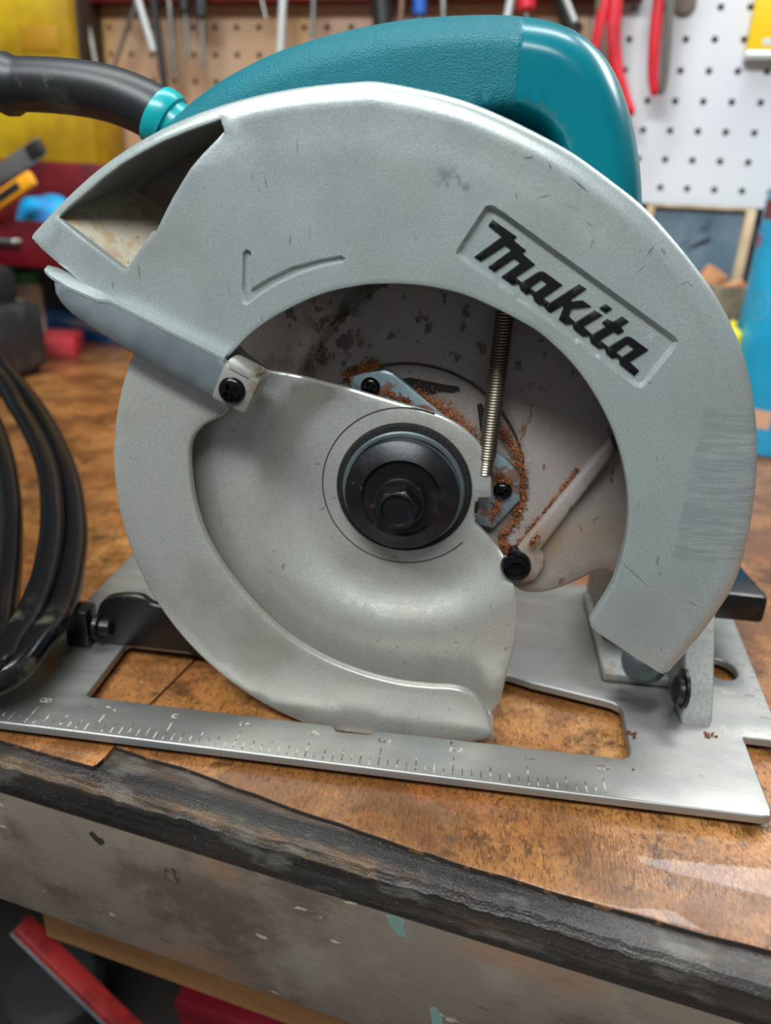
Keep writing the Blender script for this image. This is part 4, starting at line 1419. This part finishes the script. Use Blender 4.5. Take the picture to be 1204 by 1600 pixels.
BZ = -6.5
q = wq(1108, 428, 70)
st = thing('offcut_box', wp(q[0] + 5, 82, BZ), 'low open wooden box standing on the bench before framed panel', 'box')
zb = wq(1110, 446, 105)[2]
sA, sB = q[0] - 50, wq(1168, 440, 105)[0]
for (x0, x1, o0, o1, z0, z1) in ((sA, sB, 58, 62, BZ, zb), (sA, sB, 102, 106, BZ, zb), (sA, sA + 4, 62, 102, BZ, zb), (sB - 4, sB, 62, 102, BZ, zb), (sA, sB, 62, 102, BZ, BZ + 3)):
    obj('side', [wall_box(x0, x1, o0, o1, z0, z1, .6)], mat('grey_olive_wood', (132, 118, 96), .65, 0, [dict(col=(104, 92, 72), scale=40, lo=.4, hi=.6)]), st)
for i, (dx, dz, rx, rz, a_) in enumerate(((0, 6, 15, 14, 30), (20, 0, 14, 8, -20), (-22, 2, 16, 10, 60), (36, -2, 10, 8, 10))):
    c = wp(q[0] + dx, 80 + (i % 2) * 6, zb + dz - 4)
    o = obj('wood_offcut', [box(c, (rx * 1.3, 18, rz * 1.6), 1.5, Matrix.Rotation(math.radians(a_), 3, 'Y')), box((c[0], c[1], (c[2] + BZ + 3) / 2), (8, 10, c[2] - BZ - 3), 1)], M_orangew)
    tag(o, ['upright orange brown wood offcut sticking highest out of the open box', 'flat wood offcut lying across the open wooden box', 'slanting wood offcut at the hidden end of open box', 'small wood offcut beside the blue bottle'][i], 'offcut')
q = wq(1136, 470, 130)
tag(obj('glass_jar', [lathe([(13, 0), (14, 2), (14, 62), (12, 66), (11, 70), (11.5, 72), (10, 72), (10, 40)], wp(q[0], 124, BZ), (0, 0, 1), 28)], M_olive), 'olive brown jar standing before the open wooden box', 'jar')
q = wq(1141, 522, 165)
yb = thing('glue_bottle', wp(q[0], 165, BZ), 'small yellow squeeze bottle beside the blue bottle', 'bottle')
obj('body', [lathe([(9, 0), (10, 2), (10, q[2] - BZ), (5, q[2] - BZ + 5), (3, q[2] - BZ + 6)], wp(q[0], 165, BZ), (0, 0, 1), 24)], mat('bright_yellow', (246, 222, 60), .4), yb)
obj('cap', [lathe([(3.4, 0), (2.8, 4), (1, 5)], wp(q[0], 165, q[2] + 6), (0, 0, 1), 16)], mat('bright_yellow', (246, 222, 60), .4), yb)
# blue bottle
bl = aty(1143, 560, 470)
BR = 46.0
bc_ = (bl[0] + BR + 1, 470, BZ)
zt = float(aty(1188, 282, 470)[2])
bot = thing('blue_bottle', bc_, 'tall bright blue bottle with a faint round emblem on the bench', 'bottle')
obj('body', [lathe([(BR - 4, 0), (BR - 1, 2), (BR, 6), (BR, zt - BZ - 12), (BR - 3, zt - BZ - 3), (BR - 9, zt - BZ), (18, zt - BZ + 12), (16, zt - BZ + 14)], bc_, (0, 0, 1), 64)], M_bottle, bot)
obj('neck_cap', [lathe([(17, 0), (20, 1), (20, 24), (17, 27), (3, 27)], (bc_[0], bc_[1], zt + 14), (0, 0, 1), 32)], mat('brown_red_cap', (120, 62, 62), .45), bot)


def on_bottle(px, py, lift=.25):
    d = ray(px, py)
    o2 = np.array([CAM[0] - bc_[0], CAM[1] - bc_[1]])
    a_, b_, c_ = d[0] ** 2 + d[1] ** 2, o2 @ d[:2], o2 @ o2 - (BR + lift) ** 2
    D = b_ * b_ - a_ * c_
    if D < 0:
        return None
    return CAM + d * ((-b_ - math.sqrt(D)) / a_)


def bottle_patch(ang0, ang1, z0, z1, lift=.25, n=6):
    V_, F_ = [], []
    for i in range(n + 1):
        a_ = ang0 + (ang1 - ang0) * i / n
        for z in (z0, z1):
            V_.append((bc_[0] + (BR + lift) * math.cos(a_), bc_[1] + (BR + lift) * math.sin(a_), z))
    for i in range(n):
        F_.append((2 * i, 2 * i + 2, 2 * i + 3, 2 * i + 1))
    return V_, F_


def bang(p):
    return math.atan2(p[1] - bc_[1], p[0] - bc_[0])


lc_ = on_bottle(1184, 478)
if lc_ is not None:
    a0 = bang(lc_)
    z0 = lc_[2]
    V_, F_ = [], []
    for i in range(41):
        t = 2 * math.pi * i / 40
        for r_ in (11.0, 9.6):
            a_ = a0 + r_ * math.cos(t) / BR
            V_.append((bc_[0] + (BR + .3) * math.cos(a_), bc_[1] + (BR + .3) * math.sin(a_), z0 + r_ * math.sin(t)))
    for i in range(40):
        F_.append((2 * i, 2 * i + 1, 2 * i + 3, 2 * i + 2))
    tx = text_geom('D', 13, lambda x, y: (bc_[0] + (BR + .3) * math.cos(a0 + x / BR), bc_[1] + (BR + .3) * math.sin(a0 + x / BR), z0 + y))
    obj('emblem', [(V_, F_), tx], mat('pale_print', (96, 170, 196), .5), bot, smooth=0)
rd = on_bottle(1184, 375)
if rd is not None:
    obj('red_label', [bottle_patch(bang(rd) - .02, bang(rd) + .12, rd[2] - 5, rd[2] + 4)], M_red, bot, smooth=0)
    obj('brown_label', [bottle_patch(bang(rd) - .0, bang(rd) + 1.2, rd[2] + 16, min(rd[2] + 36, zt - 13))], mat('brown_red_cap', (120, 62, 62), .45), bot)
tl = on_bottle(1192, 655)
if tl is not None:
    obj('tan_label', [bottle_patch(bang(tl) - .2, bang(tl) + .12, tl[2] - 8, tl[2] + 7)], mat('tan_print', (206, 160, 130), .5), bot)

# ---- left side: red chest with open drawer, yellow bins, cloth, charger, flat packets, jar
ch = thing('wall_cabinet', wp(-520, 60, 120), 'dark red steel wall cabinet with an open drawer below yellow bins', 'cabinet')
ztop = wq(157, 256, 70)[2]
sr = wq(160, 256, 70)[0]
dz = wq(60, 346, 170)[2]
ds = wq(112, 350, 170)[0]
obj('body', [wall_box(sr - 260, sr, 2, 70, dz - 46, ztop, 2)], M_darkred, ch)
obj('wall_bracket', [wall_box(sr - 240, sr - 60, -26, 3, dz - 20, ztop - 10)], M_darkred, ch)
dr = obj('drawer', [wall_box(ds - 190, ds, 168, 172, dz - 44, dz, .8), wall_box(ds - 190, ds, 70, 168, dz - 40, dz - 36), wall_box(ds - 190, ds - 187, 70, 168, dz - 40, dz - 3), wall_box(ds - 3, ds, 70, 168, dz - 40, dz - 3)], M_darkred, ch)
obj('handle', [tube([wp(ds - 120, 172, dz - 20), wp(ds - 118, 180, dz - 20), wp(ds - 62, 180, dz - 20), wp(ds - 60, 172, dz - 20)], 3, 10)], M_steel, dr)
b1s, b1z = wq(146, 200, 62)[0], wq(100, 108, 62)[2]
b2s = wq(104, 40, 62)[0]
for lab, s1, z0, z1, o1 in (('yellow storage bin standing on the dark red wall cabinet', b1s, ztop, b1z, 62), ('upper yellow storage bin stacked on another yellow bin', b2s, b1z, b1z + 95, 58)):
    bn = thing('storage_bin', wp(s1 - 90, o1 / 2, z0), lab, 'bin')
    h = z1 - z0
    obj('shell', [wall_box(s1 - 180, s1, o1 - 3, o1, z0, z1, 1.5), wall_box(s1 - 180, s1, 6, 9, z0, z1, 1), wall_box(s1 - 3, s1, 9, o1 - 3, z0, z1, .5), wall_box(s1 - 180, s1 - 177, 9, o1 - 3, z0, z1, .5), wall_box(s1 - 177, s1 - 3, 9, o1 - 3, z0, z0 + 3)], M_yellow, bn)
    obj('rim', [wall_box(s1 - 182, s1 + 2, o1 - 4, o1 + 2, z1 - 7, z1 - .2, 1.5)], M_yellow, bn)
    if o1 == 58:
        obj('shade_panel', [wall_box(s1 - 60, s1 - 14, o1, o1 + 1.5, z0 + h * .18, z0 + h * .42, .6)], mat('amber_shade', (172, 124, 14), .5), bn)  # amber panel paints the brown shadow on the upper bin
bx = wq(124, 50, 40)
tag(obj('gap_shade_block', [wall_box(b2s + 3, bx[0] - 2, 3, 46, b1z + .2, b1z + 100, 2)], mat('dark_brown_shade', (52, 36, 22), .6)), 'narrow dark brown block standing for the shade between the yellow bin and pegboard', 'shade block')  # dark block added where the gap beside the bin lies in shadow
q = wq(52, 318, 150)
tag(obj('cyan_cloth', [lump(wp(q[0], 130, dz - 8), (36, 26, 34), .42, 3, 4)], M_cyan), 'crumpled bright cyan cloth heaped in the open red drawer', 'cloth')
A, B = Vector(wpt(-30, 292, 176)), Vector(wpt(66, 228, 176))
ft = thing('putty_knife', tuple(A), 'black and silver flat blade tool sticking up out of drawer', 'scraper')
d_ = (B - A)
Rm = Matrix((d_.normalized(), Vector(-WN), d_.normalized().cross(Vector(-WN)))).transposed()
obj('blade', [box(tuple(A + d_ * .55), (d_.length * .9, 3, 17), 1, Rm)], M_steel, ft)
obj('handle', [box(tuple(A - d_ * .2), (d_.length * .9, 6, 12), 2, Rm)], M_darkh, ft)
obj('end_cap', [box(tuple(A + d_ * .9), (d_.length * .22, 8, 15), 3, Rm)], M_darkh, ft)
A, B = Vector(wpt(-25, 330, 186)), Vector(wpt(50, 278, 186))
d_ = (B - A)
Rm = Matrix((d_.normalized(), Vector(-WN), d_.normalized().cross(Vector(-WN)))).transposed()
oh = thing('utility_knife', tuple(A), 'orange yellow handled knife lying across the cyan cloth', 'knife')
obj('body', [box(tuple(A + d_ * .55), (d_.length * .95, 9, 15), 4, Rm)], mat('orange_plastic', (236, 160, 24), .4), oh)
obj('inlay', [box(tuple(A + d_ * .5 + Vector(-WN) * 4), (d_.length * .6, 2.5, 8), 1, Rm), box(tuple(A - d_ * .4), (d_.length * 1.0, 5, 10), 1, Rm)], M_darkh, oh)
# charger on the bench
cb = atz(20, 604, BZ)
cz_ = float(on_plane(20, 415, (0, 1, 0), cb[1] + 35)[2])
cb = cb - np.array([38, 0, 0])
cg = thing('battery_charger', (cb[0] - 25, cb[1] + 38, BZ), 'black plastic battery charger standing on the bench behind the cord loops', 'charger')
H_ = cz_ - BZ
ex = float(atd(62, 520, 620)[0])
obj('body', [box((cb[0] - 40, cb[1] + 40, BZ + H_ * .36), (150, 80, H_ * .6), 8, -8)], M_charger, cg)
obj('upper_body', [box((cb[0] - 48, cb[1] + 42, BZ + H_ * .80), (126, 66, H_ * .36), 10, -8)], M_charger, cg)
for k in range(5):
    obj('vent_rib', [box((cb[0] + 2 + k * 6, cb[1] + 2.5 - k * .9, BZ + H_ * .42), (2.6, 4, H_ * .22), 1, -8)], M_charger, cg)
obj('foot', [box((cb[0] - 40, cb[1] + 42, BZ + H_ * .035), (132, 66, H_ * .07), 2, -8)], M_darkh, cg)
# flat packets near the wall
c = atz(92, 545, BZ)
tag(obj('red_packet', [box((c[0] - 4, c[1] - 20, BZ + 11), (74, 60, 22), 1.5, 18)], mat('red_card', (226, 62, 74), .5, 0, [dict(col=(236, 92, 98), scale=40, lo=.45, hi=.6)])), 'red flat packet lying on the bench beside the black charger', 'packet')
c = atz(138, 533, BZ)
bk = tag(obj('blue_packet', [box((c[0] - 14, c[1] + 18, BZ + 17), (100, 34, 34), 1.5, -6)], mat('blue_white_card', (46, 112, 190), .5, 0, [dict(col=(206, 214, 226), scale=26, lo=.48, hi=.54, stretch=(.3, 1, 2.2))])), 'blue and white carton lying on the bench behind the red packet', 'carton')
c = atz(66, 520, BZ)
jar = thing('small_jar', (c[0], c[1] - 40, BZ), 'small cream jar with a green lid on the bench by the wall', 'jar')
jz = wq(66, 438, 60)[2]
jp = wq(66, 450, 60)
obj('body', [lathe([(18, 0), (21, 3), (21, jz - BZ - 6), (17, jz - BZ)], wp(jp[0], 95, BZ), (0, 0, 1), 28)], mat('cream_jar', (206, 200, 180), .5), jar)
obj('lid', [lathe([(18.5, 0), (18.5, 12), (16, 14)], wp(jp[0], 95, jz), (0, 0, 1), 28)], mat('green_lid', (40, 120, 74), .45), jar)

# ---- below the bench
sh = obj('under_shelf', [bbox_(-780, 880, 110, 640, -723, -703, 2)], mat('shaded_shelf', (40, 36, 32), .8), bench)  # dark shelf colour stands in for the shade under the bench
p1, p2 = on_plane(58, 1468, BN, 75), on_plane(235, 1640, BN, 75)
d_ = Vector(p2) - Vector(p1)
d_ = d_.normalized()
A = Vector(p1) - d_ * 14
# the bar runs down to the shelf
ln = (A.z + 880) / max(-d_.z, .2)
B = A + d_ * ln
Rm = Matrix((d_, Vector(BN), d_.cross(Vector(BN)))).transposed()
rb = thing('red_bar', tuple(B), 'red painted steel bar with a bare metal edge leaning under bench', 'bar')
obj('bar', [box(tuple((A + B) / 2), (ln, 12, 6.5), 1.2, Rm)], mat('worn_red_paint', (150, 40, 36), .45, 0, [dict(col=(112, 24, 24), scale=30, lo=.45, hi=.65)]), rb)
obj('metal_edge', [box(tuple((A + B) / 2 + d_.cross(Vector(BN)) * -4.4), (ln, 13, 1.8), .5, Rm)], M_zinc, rb)
q1 = on_plane(275, 1560, BN, 190)
q2 = on_plane(420, 1600, BN, 190)
s1_, s2_ = float(np.dot(q1, BE)), float(np.dot(q1, BE)) + 190
rt = thing('red_toolbox', bp((s1_ + s2_) / 2, 260, -702), 'red metal toolbox on the shelf under the bench', 'toolbox')
obj('body', [bbox_(s1_, s2_, 190, 340, -702, float(q1[2]) - 22, 4)], mat('toolbox_red', (126, 18, 32), .4), rt)
obj('lid', [bbox_(s1_ - 2, s2_ + 2, 188, 342, float(q1[2]) - 21.5, float(q1[2]), 4)], mat('toolbox_red', (126, 18, 32), .4), rt)
q = on_plane(50, 1585, BN, 200)
tag(obj('dark_canister', [lathe([(44, 0), (48, 4), (48, q[2] + 690), (40, q[2] + 700), (10, q[2] + 702)], (q[0], q[1] + 40, -702), (0, 0, 1), 36)], mat('dark_grey_metal', (48, 48, 50), .5)), 'dark grey canister on the shelf under the bench', 'canister')
